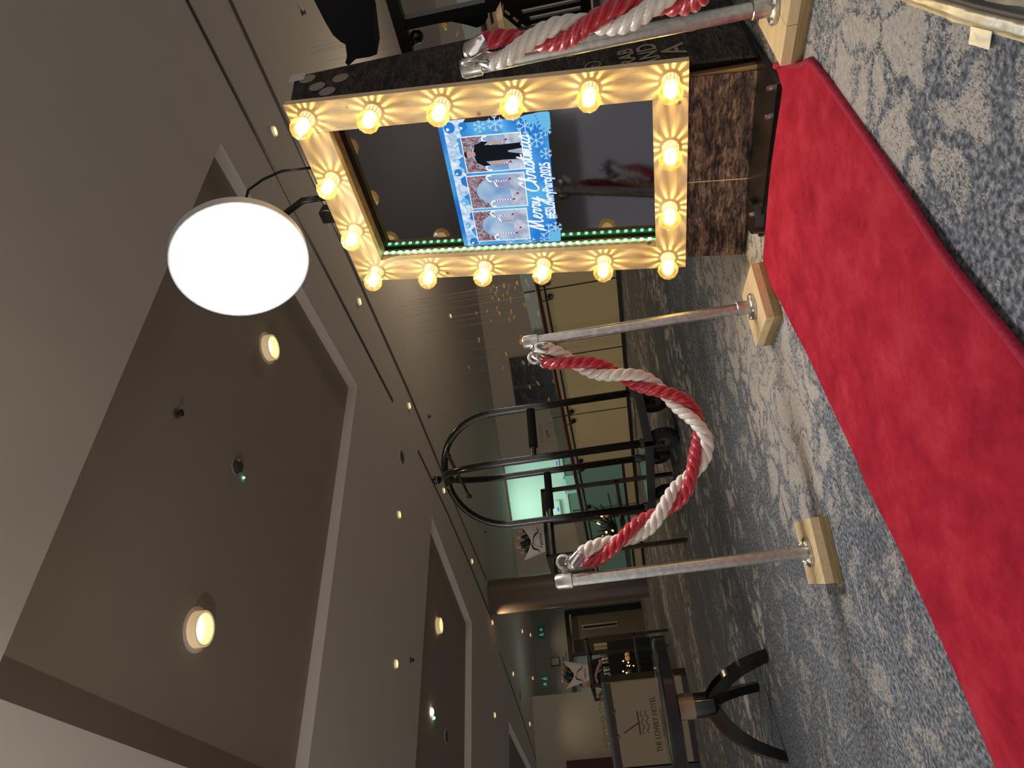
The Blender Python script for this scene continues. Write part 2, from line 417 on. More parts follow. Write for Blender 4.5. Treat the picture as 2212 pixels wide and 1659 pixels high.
def sprinkler(x, y, z, label, g='sprinkler heads'):
    t = thing('sprinkler_head', (x, y, z), label, 'sprinkler', g)
    part('rose', B().lathe([(.035, 0), (.035, -.004), (.012, -.006), (.012, -.004)], (x, y, z), n=14), m_groove, t)
    part('nozzle', B().lathe([(.01, 0), (.01, -.03), (.024, -.034), (.024, -.038), (0, -.038)], (x, y, z), n=12), m_dark, t)
for x, y, z, l in ((2.774, 3.068, ZR, 'sprinkler head in the near recess beside the softbox'),
                   (6.534, 8.208, ZC, 'sprinkler head beyond the ceiling groove above the luggage cart'),
                   (2.711, 7.897, ZC, 'sprinkler head in the flat ceiling beyond the near recess'),
                   (6.691, 12.462, ZC, 'sprinkler head near the end of the ceiling groove'),
                   (8.219, 2.787, ZC, 'sprinkler head in the ceiling above the black equipment stand')): sprinkler(x, y, z, l)
def speaker(x, y, z, label):
    t = thing('ceiling_speaker', (x, y, z), label, 'speaker', 'round ceiling speakers')
    part('rim', B().lathe([(.1, 0), (.1, -.005), (.088, -.005)], (x, y, z), n=28), m_plaster, t, 40)
    part('grille', B().lathe([(.088, -.004), (0, -.005)], (x, y, z), n=28), m_groove, t)
speaker(5.055, 7.114, ZC, 'round grey ceiling speaker beside the twin slot over the cart')
speaker(2.354, 9.997, ZR, 'round grey ceiling speaker in the second recess')
speaker(4.45, 16.0, ZC, 'round grey ceiling speaker near the entrance doorway')

# ------------------------------------------------------------------ column
struct('pillar', B().lathe([(.335, 0), (.335, 3.09)], (5.48, 12.90, 0), n=48), MN('column_paint', [(0, C(92, 76, 62)), (1, C(100, 84, 70))], nscale=2, rough=.35), 40)

# ------------------------------------------------------------------ glass balustrade
m_wood_rail = MN('mahogany_rail', [(.3, C(50, 22, 18)), (.7, C(78, 38, 30))], (2, 2, 20), 3, rough=.3)
m_glass = GLASS('clear_glass', (.80, .88, .86, 1), .06)
m_frost = M('green_glass', C(136, 182, 162), .25)
bal = thing('glass_balustrade', (5.95, 2, 0), 'glass balustrade of cream panels under a dark wooden handrail', 'balustrade')
def bx(y):   # gently curving line of the balustrade
    return 5.95 if y < 7 else 5.95 - .018 * (y - 7) ** 2
seams = [1.2, 2.6, 4.0, 5.43, 6.62, 7.9, 9.1, 10.35, 11.6, 12.8]
RZ = .965
for i in range(len(seams) - 1):
    y0, y1 = seams[i] + .012, seams[i + 1] - .012; p, q = V((bx(y0), y0, 0)), V((bx(y1), y1, 0))
    green = y0 > 8.9
    pn = part('panel', B().bar(p + Z * (.585 if green else .5), q + Z * (.585 if green else .5), .02, .73 if green else .9), m_frost if green else m_wall_low, bal, label='sea-green panel' if green else None)
    if green:
        part('kick_panel', B().bar(p + Z * .115, q + Z * .115, .02, .13), m_wall_low, bal); part('panel_bar', B().bar(p + Z * .2, q + Z * .2, .03, .04), m_black, bal)
    part('glass_edge', B().bar(p + Z * 1.045, q + Z * 1.045, .016, .19), m_glass, bal)
    part('seam', B().bar(p + Z * .59 - (q - p).normalized() * .012, p + Z * .59 - (q - p).normalized() * .0119 + X * .0001, .012, 1.08) if False else B().box((bx(seams[i]) - .009, seams[i] - .007, .05), (bx(seams[i]) + .009, seams[i] + .007, 1.13)), m_dark, bal)
    for f in (.08, .92):
        c = p.lerp(q, f)
        br = part('bracket', B().lathe([(0, 0), (.036, 0), (.036, .02), (0, .02)], c + V((-.03, 0, RZ - .13)), -X, 16).tube([c + V((-.045, 0, RZ - .13)), c + V((-.075, 0, RZ - .12)), c + V((-.085, 0, RZ - .05)), c + V((-.085, 0, RZ))], .008, 8), m_black, bal, 40)
pth = [V((bx(1 + k * .6) - .085, 1 + k * .6, RZ)) for k in range(20)]
part('handrail', B().tube(pth, .026, 12), m_wood_rail, bal, True, 'dark red-brown handrail')
part('steel_rail', B().tube([q + V((.05, 0, -.075)) for q in pth], .014, 8), m_black, bal, True)
pb = B(); pt = [V((bx(1 + k * .6), 1 + k * .6, .025)) for k in range(20)]
for i in range(19): pb.bar(pt[i], pt[i + 1], .05, .05)
part('base_channel', pb, m_black, bal)

# ------------------------------------------------------------------ back wall: picture, plaque, lift lobby
pic = thing('framed_picture', wp(1.06, 1.45, -.06), 'large dark framed print of tangled shapes on the wall beyond the stanchion', 'picture')
part('frame', B().obox(wp(.38, 1.0, -.05), WE * 1.36, Z * .04, WN * .05).obox(wp(.38, 2.45, -.05), WE * 1.36, Z * .05, WN * .05).obox(wp(.38, 1.0, -.05), WE * .05, Z * 1.5, WN * .05).obox(wp(1.69, 1.0, -.05), WE * .05, Z * 1.5, WN * .05), m_black, pic)
part('print', B().obox(wp(.42, 1.03, -.03), WE * 1.28, Z * 1.43, WN * .02), MN('dark_print', [(.42, C(16, 20, 26)), (.55, C(38, 44, 50)), (.62, C(90, 96, 98)), (.66, C(30, 34, 40))], (1, 1, 2.5), 3.2, 5, .3, dist=1.2), pic)
plq = thing('wall_plaque', wp(-.37, 1.55, 0), 'small clear plaque with dark lettering on the grey wall beside the lifts', 'sign')
part('plate', B().obox(wp(-.62, 1.62, -.012), WE * .5, Z * .36, WN * .011), GLASS('acrylic', (.96, .97, .95, 1), .03), plq)
part('lettering', text_faces('LIFT', .11, wp(-.49, 1.74, -.014), WE, Z, .001), m_dark, plq)
for s in (-.6, -.14):
    for z in (1.64, 1.96): part('screw', B().lathe([(0, .006), (.012, .006), (.012, 0)], wp(s, z, -.012), -WN, 10), m_dark, plq)

m_lobby = M('lobby_white', C(200, 214, 204), .6)
lob = thing('lift_lobby', wp(-1.85, 0, 1.5), 'bright green-white lift lobby seen through the cart hoops', 'lobby')
part('back_panel', B().obox(wp(-4.4, 0, 2.6), WE * 5.2, Z * 3.6, WN * .05), m_lobby, lob)
part('side_panel', B().obox(wp(-.95, 0, .12), WE * .05, Z * 3.6, WN * 2.48), m_lobby, lob)
part('side_panel', B().obox(wp(-4.4, 0, .14), WE * .05, Z * 3.6, WN * 2.46), m_lobby, lob)
part('lobby_ceiling', B().obox(wp(-4.4, 3.6, .13), WE * 3.5, Z * .04, WN * 2.5), m_lobby, lob)
part('assumed_light_panel', B().obox(wp(-3.4, 3.55, .3), WE * 1.5, Z * .03, WN * 1.5), EM('cool_tube', (.66, 1.0, .86, 1), 9), lob, label='assumed lit ceiling panel')  # assumed light source, out of view above the opening, lights the lobby
part('recess_frame', B().obox(wp(-2.75, 0, -.02), WE * .06, Z * 3.05, WN * .3), m_lobby, lob)
m_steel = M('lift_steel', C(150, 168, 158), .35, .6)
for k, (s, z) in enumerate(((-1.353, 1.74), (-2.72, 1.9))):
    d = part('lift_door', B().obox(wp(s - .42, .0, 2.5), WE * .84, Z * 1.6, WN * .06), m_steel, lob)
    part('jamb', B().obox(wp(s - .5, .0, 2.46), WE * .08, Z * 1.68, WN * .12).obox(wp(s + .42, 0, 2.46), WE * .08, Z * 1.68, WN * .12).obox(wp(s - .5, 1.62, 2.46), WE * 1.0, Z * .08, WN * .12), m_lobby, d)
    ind = part('lift_indicator', B().obox(wp(s - .26, z, 2.5), WE * .52, Z * .13, WN * .08), m_white, lob)
    part('display', B().obox(wp(s - .06, z + .045, 2.494), WE * .12, Z * .04, WN * .005), EM('blue_display', C(90, 100, 255), 1.0), ind, label='blue lit display')

light('added_stairwell_fill', 'POINT', (9.2, 5.6, 1.9), 95, (1, .80, .56), None, .35)  # added unseen fill light, warms and lifts the stairwell wall and ceiling
# ------------------------------------------------------------------ hanging gold discs
GOLD = [(7.38, 7.56, 2.12), (7.87, 8.7, 2.54), (7.59, 7.19, 2.07), (7.97, 7.54, 1.97), (8.0, 7.31, 1.83), (7.1, 6.44, 1.63), (7.02, 6.29, 1.59), (8.34, 7.38, 1.81), (7.41, 6.57, 1.53), (7.37, 6.58, 1.46), (8.59, 7.72, 1.51), (7.75, 6.86, 1.37), (8.34, 7.69, 1.79), (7.76, 7.09, 1.62), (8.02, 7.27, 1.58), (7.24, 6.7, 1.46), (8.02, 7.58, 1.81), (8.39, 8.04, 1.85), (7.84, 7.65, 1.93), (8.19, 8.03, 1.68), (8.07, 7.88, 1.58), (7.1, 6.82, 1.48), (8.21, 7.77, 1.37), (7.95, 7.33, 1.3), (7.48, 6.9, 1.23), (8.38, 8.18, 1.2), (8.41, 8.7, 1.59), (7.16, 7.52, 1.46), (7.22, 7.81, 1.74), (7.35, 8.26, 1.87), (8.54, 9.54, 1.68), (7.7, 8.65, 1.48), (8.0, 9.56, 1.44), (7.48, 9.0, 1.54), (7.94, 9.5, 1.16), (7.93, 9.99, 1.31), (8.09, 7.27, 1.24), (8.49, 7.52, 1.29), (8.37, 7.48, 1.89), (8.0, 3.146, 1.53), (8.0, 3.085, 1.46), (8.1, 3.3, 1.42), (8.2, 3.2, 1.36)]
m_gold = M('gold_leaf', C(214, 168, 96), .35, .55, emit=C(230, 180, 110), es=.12)
mob = thing('hanging_mobile', (7.8, 7.6, ZC), 'mobile of small gold discs hung on fine wires over the stairwell', 'mobile')
wires = B()
for k, g in enumerate(GOLD):
    ax = V((random.uniform(-.5, .5), random.uniform(-.5, .5), 1)).normalized(); r = random.uniform(.03, .05)
    part('disc', B().lathe([(0, -.003), (r, -.003), (r, .003), (0, .003)], g, ax, 12), m_gold, mob)
    wires.tube([V(g), V((g[0], g[1], ZC))], .0012, 3, False)
part('wire', wires, M('fine_wire', C(120, 110, 96), .5), mob, kind='stuff')

# ------------------------------------------------------------------ entrance doorway at the far wall
m_frame = M('charcoal_frame', C(24, 24, 30), .4)
dw = struct('door_1', B().box((7.27, ey - .06, 0), (7.40, ey + .2, 2.16)).box((5.05, ey - .06, 0), (5.14, ey + .2, 2.16)).box((5.14, ey - .06, 2.06), (7.27, ey + .2, 2.16)).box((6.15, ey - .02, 0), (6.22, ey + .12, 2.06)), m_frame)
part('passage_wall', B().box((4.9, ey + 2.2, 0), (7.6, ey + 2.3, 3)).box((7.42, ey + .2, 0), (7.5, ey + 2.2, 3)).box((4.9, ey + .2, 0), (4.98, ey + 2.2, 3)), MN('passage_brown', [(0, C(110, 92, 74)), (1, C(124, 104, 84))], nscale=2), dw)
part('passage_ceiling', B().box((4.9, ey + .16, 2.5), (7.6, ey + 2.2, 2.55)), m_plaster, dw)
part('light_strip', B().box((6.2, ey + .5, 2.40), (7.2, ey + .62, 2.44)), EM('warm_strip', C(255, 232, 190), 2.0), dw)
lf1 = part('door_leaf', B().box((6.62, ey + .10, .01), (7.27, ey + .15, 2.0)), MN('leaf_grey', [(0, C(112, 104, 86)), (1, C(122, 112, 94))], nscale=2, rough=.5), dw, label='grey-brown leaf with a tall slot')
part('slot_frame', B().box((6.86, ey + .08, .72), (7.0, ey + .10, 1.72)), M('slot_cream', C(190, 176, 138), .5), lf1); part('slot_glass', B().box((6.89, ey + .07, .75), (6.95, ey + .08, 1.69)), m_dark, lf1)
lf2 = part('door_leaf', B().box((6.22, ey + .14, .01), (6.61, ey + .19, 2.0)), MN('leaf_brown', [(0, C(70, 54, 42)), (1, C(80, 62, 48))], nscale=2, rough=.5), dw, label='dark brown leaf')
part('notice', B().box((6.28, ey + .12, 1.08), (6.36, ey + .14, 1.45)).box((6.38, ey + .12, 1.08), (6.46, ey + .14, 1.45)), M('notice_cream', C(200, 184, 130), .5), lf2)
light('assumed_passage_lamp', 'POINT', (6.4, ey + 1.2, 2.2), 8, (1, .84, .62), None, .08)  # assumed lamp without a fitting, lights the passage behind the doorway
m_teal = M('teal_glass_door', C(96, 126, 126), .2)
for x0, x1 in ((5.16, 5.62), (5.66, 6.14)):
    dr = part('door_leaf', B().box((x0, ey + .02, .02), (x1, ey + .06, 2.04)), m_teal, dw)
    part('push_plate', B().lathe([(0, .01), (.07, .01), (.07, 0)], ((x0 + x1) / 2 + .1, ey + .02, 1.02), -Y, 16), m_white, dr, label='round white push plate')
light('added_doors_fill', 'POINT', (5.4, ey - 2.6, 2.2), 2.5, (.7, 1, .92), None, .1)  # added fill light without a fitting, tints the end wall teal

m_exit = M('exit_green', C(14, 92, 62), .4, emit=C(14, 110, 74), es=.1)
m_exitw = M('exit_white', C(225, 235, 228), .4, emit=C(225, 235, 228), es=.15)
def exit_sign(x, flip, label):
    t = thing('exit_sign', (x, ey - .03, 2.78), label, 'exit sign')
    part('board', B().box((x - .17, ey - .03, 2.76), (x + .17, ey - .005, 2.96)), m_exit, t)
    s = -1 if flip else 1; y = ey - .032; o = V((x, y, 2.86))
    part('arrow', ribbon([(-.1, 0), (-.03, 0)], .022, o, X * s, Z, -Y).add(ribbon([(-.07, .045), (-.03, 0), (-.07, -.045)], .02, o, X * s, Z, -Y).v, ribbon([(-.07, .045), (-.03, 0), (-.07, -.045)], .02, o, X * s, Z, -Y).f), m_exitw, t)
    fg = B().lathe([(0, .002), (.016, .002), (.016, 0)], o + V((.09 * s, 0, .055)), -Y, 10)
    for q in ([(.09, .03), (.085, -.02), (.115, -.07)], [(.085, -.02), (.06, -.045), (.05, -.075)], [(.09, .02), (.125, .0)], [(.09, .025), (.055, .0)]):
        r = ribbon(q, .016, o, X * s, Z, -Y); fg.add(r.v, r.f)
    part('running_figure', fg, m_exitw, t)
exit_sign(6.9, True, 'green running man exit sign over the open doorway by the column')
exit_sign(5.55, False, 'green running man exit sign over the glass doors, above the second tub')
t = thing('wall_notice', (6.05, ey - .02, 2.45), 'small dark framed notice on the wall above the doorway', 'notice')
part('frame', B().box((5.94, ey - .03, 2.42), (6.16, ey - .003, 2.66)), m_dark, t); part('sheet', B().box((5.96, ey - .034, 2.44), (6.14, ey - .03, 2.64)), m_wall, t)
t = thing('door_closer', (5.9, ey - .02, 2.25), 'pale bracket and conduit fixed above the glass doors', 'bracket')
part('plate', B().box((5.5, ey - .02, 2.24), (6.3, ey - .003, 2.4)), m_endwall, t); part('arm', B().box((5.55, ey - .04, 2.3), (6.15, ey - .02, 2.33)), m_groove, t); part('knob', B().sphere((5.52, ey - .05, 2.38), .035, 10), m_white, t, True)
# strip of polished threshold in front of the doors and the bright end bay
struct('floor_threshold', B().box((5.0, 18.3, 0), (7.4, 19.2, .004)), M('polished_stone', C(150, 132, 112), .15))
struct('wall_left', B().box((2.0, 18.0, 0), (4.95, 18.06, 3.1)), m_wall)
struct('trim_2', B().box((1.0, 17.2, 0), (3.30, 17.3, 2.3)), M('dark_red_panel', C(70, 28, 22), .5))

# ------------------------------------------------------------------ mirror photo booth
BO = V((1.72, .8829, .1902)); BA = V((-.0262, .9996, .0047)).normalized(); BU = V((.1854, .0003, .9827)).normalized(); BN = BA.cross(BU).normalized()
if BN.x < 0: BN = -BN
def bp(s, t, d=0): return BO + BA * s + BU * t + BN * d
def bbox(s0, s1, t0, t1, d0, d1): return B().obox(bp(s0, t0, d0), BA * (s1 - s0), BU * (t1 - t0), BN * (d1 - d0))
BW, BH = .677, 1.15
def pine_board(nm, stretch):
    mt = M(nm, C(200, 168, 116), .6, 0, .3); t = mt.node_tree; b = t.nodes['Principled BSDF']
    tc = nd(t, 'ShaderNodeTexCoord'); mp = nd(t, 'ShaderNodeMapping'); mp.inputs['Scale'].default_value = stretch; t.links.new(tc.outputs['Object'], mp.inputs[0])
    no = nd(t, 'ShaderNodeTexNoise'); no.inputs['Scale'].default_value = 1.0; no.inputs['Detail'].default_value = 5; no.inputs['Distortion'].default_value = .6; t.links.new(mp.outputs[0], no.inputs['Vector'])
    c1 = ramp(t, [(.3, C(190, 164, 122)), (.5, C(218, 196, 156)), (.7, C(202, 176, 134))], no.outputs['Fac'])
    vo = nd(t, 'ShaderNodeTexVoronoi'); vo.inputs['Scale'].default_value = 9; t.links.new(tc.outputs['Object'], vo.inputs['Vector'])
    k = ramp(t, [(.0, (1, 1, 1, 1)), (.05, (.6, .6, .6, 1)), (.09, (0, 0, 0, 1))], vo.outputs['Distance'])
    mx = nd(t, 'ShaderNodeMix', data_type='RGBA'); t.links.new(k, mx.inputs[0]); t.links.new(c1, mx.inputs[6]); mx.inputs[7].default_value = C(104, 66, 34)
    t.links.new(mx.outputs[2], b.inputs['Base Color'])
    bm_ = nd(t, 'ShaderNodeBump'); bm_.inputs['Strength'].default_value = .2; bm_.inputs['Distance'].default_value = .002; t.links.new(no.outputs['Fac'], bm_.inputs['Height']); t.links.new(bm_.outputs[0], b.inputs['Normal'])
    return mt
m_pv, m_ph = pine_board('pine_board_upright', (45, 45, 4)), pine_board('pine_board_level', (45, 4, 45))
m_pside = MN('pine_side', [(.3, C(112, 90, 62)), (.7, C(140, 114, 82))], (30, 30, 4), 1.5, rough=.7)
booth = thing('mirror_photo_booth', (1.82, 1.2, 0), 'leaning mirror photo booth with light bulbs around its pine frame', 'photo booth')
part('frame_board', bbox(0, .094, 0, BH, 0, .024), m_pv, booth)
part('frame_board', bbox(.588, BW, 0, BH, 0, .024), m_pv, booth)
part('frame_board', bbox(.095, .587, 1.042, BH, 0, .023), m_ph, booth)
part('frame_board', bbox(.095, .587, 0, .094, 0, .023), m_ph, booth)
for a in ((.080, .094, .08, 1.05, .024, .058), (.588, .602, .08, 1.05, .024, .058), (.095, .587, 1.042, 1.056, .023, .058), (.095, .587, .08, .094, .023, .058)):
    part('inner_return', bbox(*a), m_pside, booth)
m_mirror = M('dark_mirror', C(78, 78, 84), .06, 1.0)
part('mirror_glass', bbox(.082, .600, .082, 1.054, .058, .062), m_mirror, booth)
# led strip down the left inner edge
m_ledstrip = M('led_tape', C(120, 200, 140), .5, emit=C(90, 255, 130), es=1.1)
led = part('led_strip', bbox(.583, .588, .095, 1.04, .027, .040), m_ledstrip, booth)
m_ledd = EM('green_white_led', C(190, 255, 205), 11)
for k in range(36):
    t_ = .108 + k * .0262
    part('led', bbox(.579, .583, t_, t_ + .010, .0285, .0385), m_ledd, led)
part('led_cover', B().tube([bp(.5875 - .004 * abs(math.sin(k * .5)), .095 + k * .945 / 216, .0265) for k in range(217)], .0035, 4), m_pv, booth, kind='stuff')

# ---- screen: flat artwork, every piece its own flat shape
SD = .0575
def sp(s, t, k=0): return bp(s * 1.006 + .013, t * .975 + .024 + .05 * (s - .36), SD - .0004 * k)
scr = part('screen', B().obox(sp(.124, .392) , BA * .466 + BU * .0233, BU * .330, BN * .0003), EMN('screen_blue', [(.3, C(22, 84, 176)), (.45, C(44, 128, 214)), (.58, C(96, 182, 240)), (.72, C(20, 70, 160))], (1, 1.2, 1.8), 2.6, .95), booth, label='lit screen with a blue Christmas photo strip')
SO, SX, SY, SZ = sp(0, 0), -(BA * 1.006 + BU * .05), BU * .975, -BN           # screen axes: right, up, toward viewer ; s runs leftwards
def spoly(name, pts, k, mat, label=None):             # pts in (s, t)
    b = B().prism([(-q[0], q[1]) for q in pts], SO + SZ * (.0003 * k), SX, SY, SZ * .0003); return part(name, b, mat, scr, label=label)
def rect(s0, s1, t0, t1): return [(s0, t0), (s1, t0), (s1, t1), (s0, t1)]
e_white = EM('screen_white', C(240, 248, 255), 1.0); e_ice = EMN('screen_frost', [(.35, C(150, 190, 228)), (.5, C(196, 218, 240)), (.65, C(236, 244, 252))], (1, 1, 1), 40, .95, 1.5)
e_blue = EM('screen_ball_blue', C(46, 128, 210), .95); e_sky = EM('screen_ball_sky', C(110, 190, 235), .95); e_pale = EM('screen_flake', C(186, 222, 250), .95)
e_black = EM('screen_black', C(28, 28, 36), .8); e_skin = EM('screen_skin', C(206, 168, 160), .85); e_hair = EM('screen_hair', C(52, 40, 36), .8)
e_redc = EM('screen_red', C(186, 40, 56), .9); e_photo = EMN('screen_snow_scene', [(.3, C(120, 160, 206)), (.5, C(168, 196, 226)), (.66, C(212, 222, 236))], (1, 1, 1), 9, .9, .8)
e_fir = EMN('screen_fir', [(.36, C(96, 104, 118)), (.44, C(138, 84, 92)), (.52, C(178, 184, 198)), (.6, C(150, 66, 76)), (.68, C(118, 104, 112))], (1, 1, 1), 60, .85, 1.0)
e_snow = EMN('screen_snow', [(.35, C(150, 166, 196)), (.6, C(206, 214, 230))], (1, 1, 1), 26, .9)
# feathery white fir along the top edge of the artwork
pts = [(.572, .715)] ; rr = random.Random(4)
for k in range(40):
    s = .572 - k * .011; pts.append((s, .684 - (.016 if k % 6 in (1, 2, 3) else 0) + rr.random() * .010 - (.012 if k > 33 else 0)))
pts += [(.112, .64), (.112, .715)]
spoly('frosted_fir', pts[::-1], 1, e_ice)
def disc_pts(s, t, r, n=16): return [(s + r * math.cos(2 * PI * k / n), t + r * math.sin(2 * PI * k / n)) for k in range(n)]
for s, t, r, mt in ((.555, .69, .016, e_blue), (.53, .698, .008, e_sky), (.548, .668, .011, e_sky), (.485, .70, .011, e_sky), (.395, .694, .014, e_sky), (.286, .696, .013, e_blue), (.135, .695, .018, e_blue), (.14, .668, .009, e_pale), (.135, .652, .014, e_blue), (.25, .69, .008, e_pale)):
    spoly('bauble', disc_pts(s, t, r), 2, mt)
    spoly('glint', disc_pts(s + r * .3, t + r * .35, r * .28, 8), 3, e_white)
def flake(s, t, r, mt=e_pale):
    b = B()
    for k in range(6):
        a = k * PI / 3; o = SO + SX * -s + SY * t + SZ * .0006
        for q in ([(0, 0), (r * math.cos(a), r * math.sin(a))], [(r * .62 * math.cos(a), r * .62 * math.sin(a)), (r * .95 * math.cos(a + .3), r * .95 * math.sin(a + .3))], [(r * .62 * math.cos(a), r * .62 * math.sin(a)), (r * .95 * math.cos(a - .3), r * .95 * math.sin(a - .3))]):
            z = ribbon(q, r * .1, o, SX, SY, SZ, .0002); b.add(z.v, z.f)
    part('snowflake', b, mt, scr)
for q in ((.14, .60, .02), (.135, .55, .026), (.15, .46, .028), (.2, .43, .024), (.245, .405, .02), (.53, .42, .032), (.515, .395, .022), (.565, .56, .018), (.566, .49, .02), (.562, .44, .016), (.17, .40, .02)): flake(*q)
def frond(s, t, n, L, a0, a1):
    b = B()
    for k in range(n):
        a = a0 + (a1 - a0) * k / (n - 1); z = ribbon([(0, 0), (L * .6 * math.cos(a), L * .6 * math.sin(a), L * .16), (L * math.cos(a), L * math.sin(a), .001)], L * .1, SO + SX * -s + SY * t + SZ * .0007, SX, SY, SZ, .0002); b.add(z.v, z.f)
    part('blue_sprig', b, e_sky, scr)
for q in ((.118, .43, 6, .045, 1.7, 3.3), (.116, .385, 7, .055, 1.62, 3.1), (.570, .385, 7, .055, .05, 1.5), (.55, .383, 6, .04, .1, 2.6), (.15, .383, 6, .04, .7, 2.8)): frond(*q)
# three photos with white borders: the first two show the empty snow scene, the third a guest in black
for i, (s0, s1, t0, t1) in enumerate(((.432, .556, .487, .677), (.300, .424, .480, .674), (.167, .291, .474, .667))):
    spoly('photo_border', rect(s0, s1, t0, t1), 3, e_white); g = .003
    spoly('photo', rect(s0 + g, s1 - g, t0 + g, t1 - g), 4, e_photo)
    spoly('photo_snow', rect(s0 + g, s1 - g, t0 + g, t0 + .052), 5, e_snow)
    arch = [(s1 - g, t1 - .085), (s1 - g, t1 - g), (s0 + g, t1 - g), (s0 + g, t1 - .075)] + [(s0 + .012 + (s1 - s0 - .024) * k / 8, t1 - .075 + .048 * math.sin(PI * k / 8) ** .7) for k in range(9)]
    spoly('fir_arch', arch, 5, e_fir)
    for (cs, ct, f, L) in ((s0 + .026, t0 + .055, 1, .07), (s1 - .028, t0 + .05, -1, .075), (s0 + .045, t0 + .055, 1, .045)):
        st = [(0, 0), (0, L * .75), (f * .006, L * .95), (f * .016, L), (f * .022, L * .88), (f * .021, L * .78)]
        o = SO + SX * -cs + SY * ct + SZ * .0018
        part('candy_cane', ribbon(st, .0055, o, SX, SY, SZ, .0002), e_white, scr)
        b = B()
        for k in range(7):
            z = ribbon([(-.0026, k * L * .12), (.0026, k * L * .12 + .004)], .0032, o + SZ * .0002, SX, SY, SZ, .0002); b.add(z.v, z.f)
        part('candy_stripes', b, e_redc, scr)
    for (cs, ct) in ((s0 + .02, t0 + .05), (s1 - .03, t0 + .045), (s1 - .05, t0 + .03)): spoly('red_bauble', disc_pts(cs, ct, .004, 10), 7, e_redc)
    if i == 2:
        c, by = .226, t0 + g
        spoly('figure_trousers', [(c - .026, by), (c - .008, by), (c - .003, by + .045), (c + .002, by + .045), (c + .012, by), (c + .029, by), (c + .026, by + .075), (c - .024, by + .075)], 8, e_black)
        spoly('figure_shirt', [(c - .025, by + .07), (c + .027, by + .07), (c + .028, by + .12), (c + .041, by + .105), (c + .044, by + .128), (c + .030, by + .150), (c + .008, by + .155), (c - .008, by + .155), (c - .030, by + .148), (c - .040, by + .122), (c - .036, by + .104), (c - .027, by + .118)], 9, e_black)
        for f in (1, -1): spoly('figure_arm', [(c + f * .029, by + .108), (c + f * .040, by + .108), (c + f * .038, by + .075), (c + f * .036, by + .058), (c + f * .027, by + .06)], 8, e_skin)
        spoly('figure_neck', rect(c - .006, c + .006, by + .150, by + .162), 9, e_skin)
        spoly('figure_face', [(c + .0105 * math.cos(2 * PI * k / 14), by + .171 + .0135 * math.sin(2 * PI * k / 14)) for k in range(14)], 10, e_skin)
        spoly('figure_hair', [(c + .0115 * math.cos(PI * k / 8), by + .175 + .0125 * math.sin(PI * k / 8)) for k in range(9)] + [(c - .008, by + .178), (c + .008, by + .178)], 11, e_hair)
        for f in (1, -1): spoly('figure_eye', disc_pts(c + f * .004, by + .1715, .0012, 8), 12, e_hair)
        spoly('figure_mouth', rect(c - .003, c + .003, by + .1635, by + .1645), 12, e_redc)
# lettering
SCRIPT = {'M': ([[(0, -.1), (.12, .35), (.3, 1.0), (.32, .3), (.36, 0), (.5, .45), (.68, 1.0), (.68, .4), (.74, .02), (.86, .08)]], .9),
 'e': ([[(0, .1), (.2, .28), (.3, .42), (.2, .5), (.1, .3), (.14, .06), (.28, 0), (.42, .14)]], .4),
 'r': ([[(0, .1), (.12, .5), (.16, .42), (.32, .46), (.26, .2), (.28, .02), (.42, .12)]], .4),
 'y': ([[(0, .1), (.1, .46), (.1, .12), (.22, .02), (.38, .46)], [(.38, .46), (.34, -.1), (.18, -.5), (.06, -.4), (.3, -.06), (.52, .14)]], .5),
 'C': ([[(.62, .78), (.6, 1.0), (.36, .86), (.12, .4), (.16, .02), (.42, -.04), (.72, .2)]], .72),
 'h': ([[(0, .06), (.18, .6), (.26, 1.0), (.16, .9), (.08, .3), (.06, 0), (.16, .36), (.3, .46), (.3, .1), (.4, .02), (.5, .14)]], .48),
 'i': ([[(0, .1), (.1, .46), (.1, .08), (.2, .02), (.3, .12)], [(.14, .68), (.17, .74)]], .28),
 's': ([[(0, .1), (.2, .52), (.26, .2), (.14, -.02), (.02, .08)], [(.16, 0), (.3, .04), (.36, .12)]], .34),
 't': ([[(0, .1), (.16, .7), (.2, .9), (.12, .3), (.16, .04), (.3, .12)], [(-.02, .56), (.42, .64)]], .32),
 'm': ([[(0, .1), (.08, .46), (.08, 0), (.2, .44), (.26, .4), (.26, 0), (.38, .44), (.44, .4), (.44, .06), (.54, .02), (.62, .12)]], .6),
 'a': ([[(.32, .42), (.16, .5), (.04, .24), (.1, .02), (.26, .16), (.34, .46), (.32, .1), (.4, .02), (.5, .12)]], .48)}
bt = B(); x = 0.0; oT = sp(.524, .434, 0) + SZ * .0024
slope = -.13; H = .056; hx = .0505
for ch in 'Merry Christmas':
    if ch == ' ': x += .32; continue
    st, adv = SCRIPT[ch]
    for q in st:
        z = ribbon([((x + a + c * .18) * hx, c * H + (x + a) * hx * (-slope) * .0, .0040 + .0022 * (k % 2)) for k, (a, c) in enumerate(q)], .006, oT, (SX + SY * .05).normalized(), SY, SZ, .0003); bt.add(z.v, z.f)
    x += adv
part('script_lettering', bt, e_white, scr, label='white brush lettering reading Merry Christmas')
part('hashtag_lettering', text_faces('#ESLowryParty2025', .047, sp(.478, .392, 0) + SZ * .0028, (SX + SY * .02).normalized(), SY, .00015, .535, .0013), e_white, scr, label='bold white hashtag lettering')
part('small_print', text_faces('FIND US ONLINE AND BOOK', .0075, sp(.566, .49, 0) + SZ * .002, SY, -SX, .0001, .9), e_pale, scr)

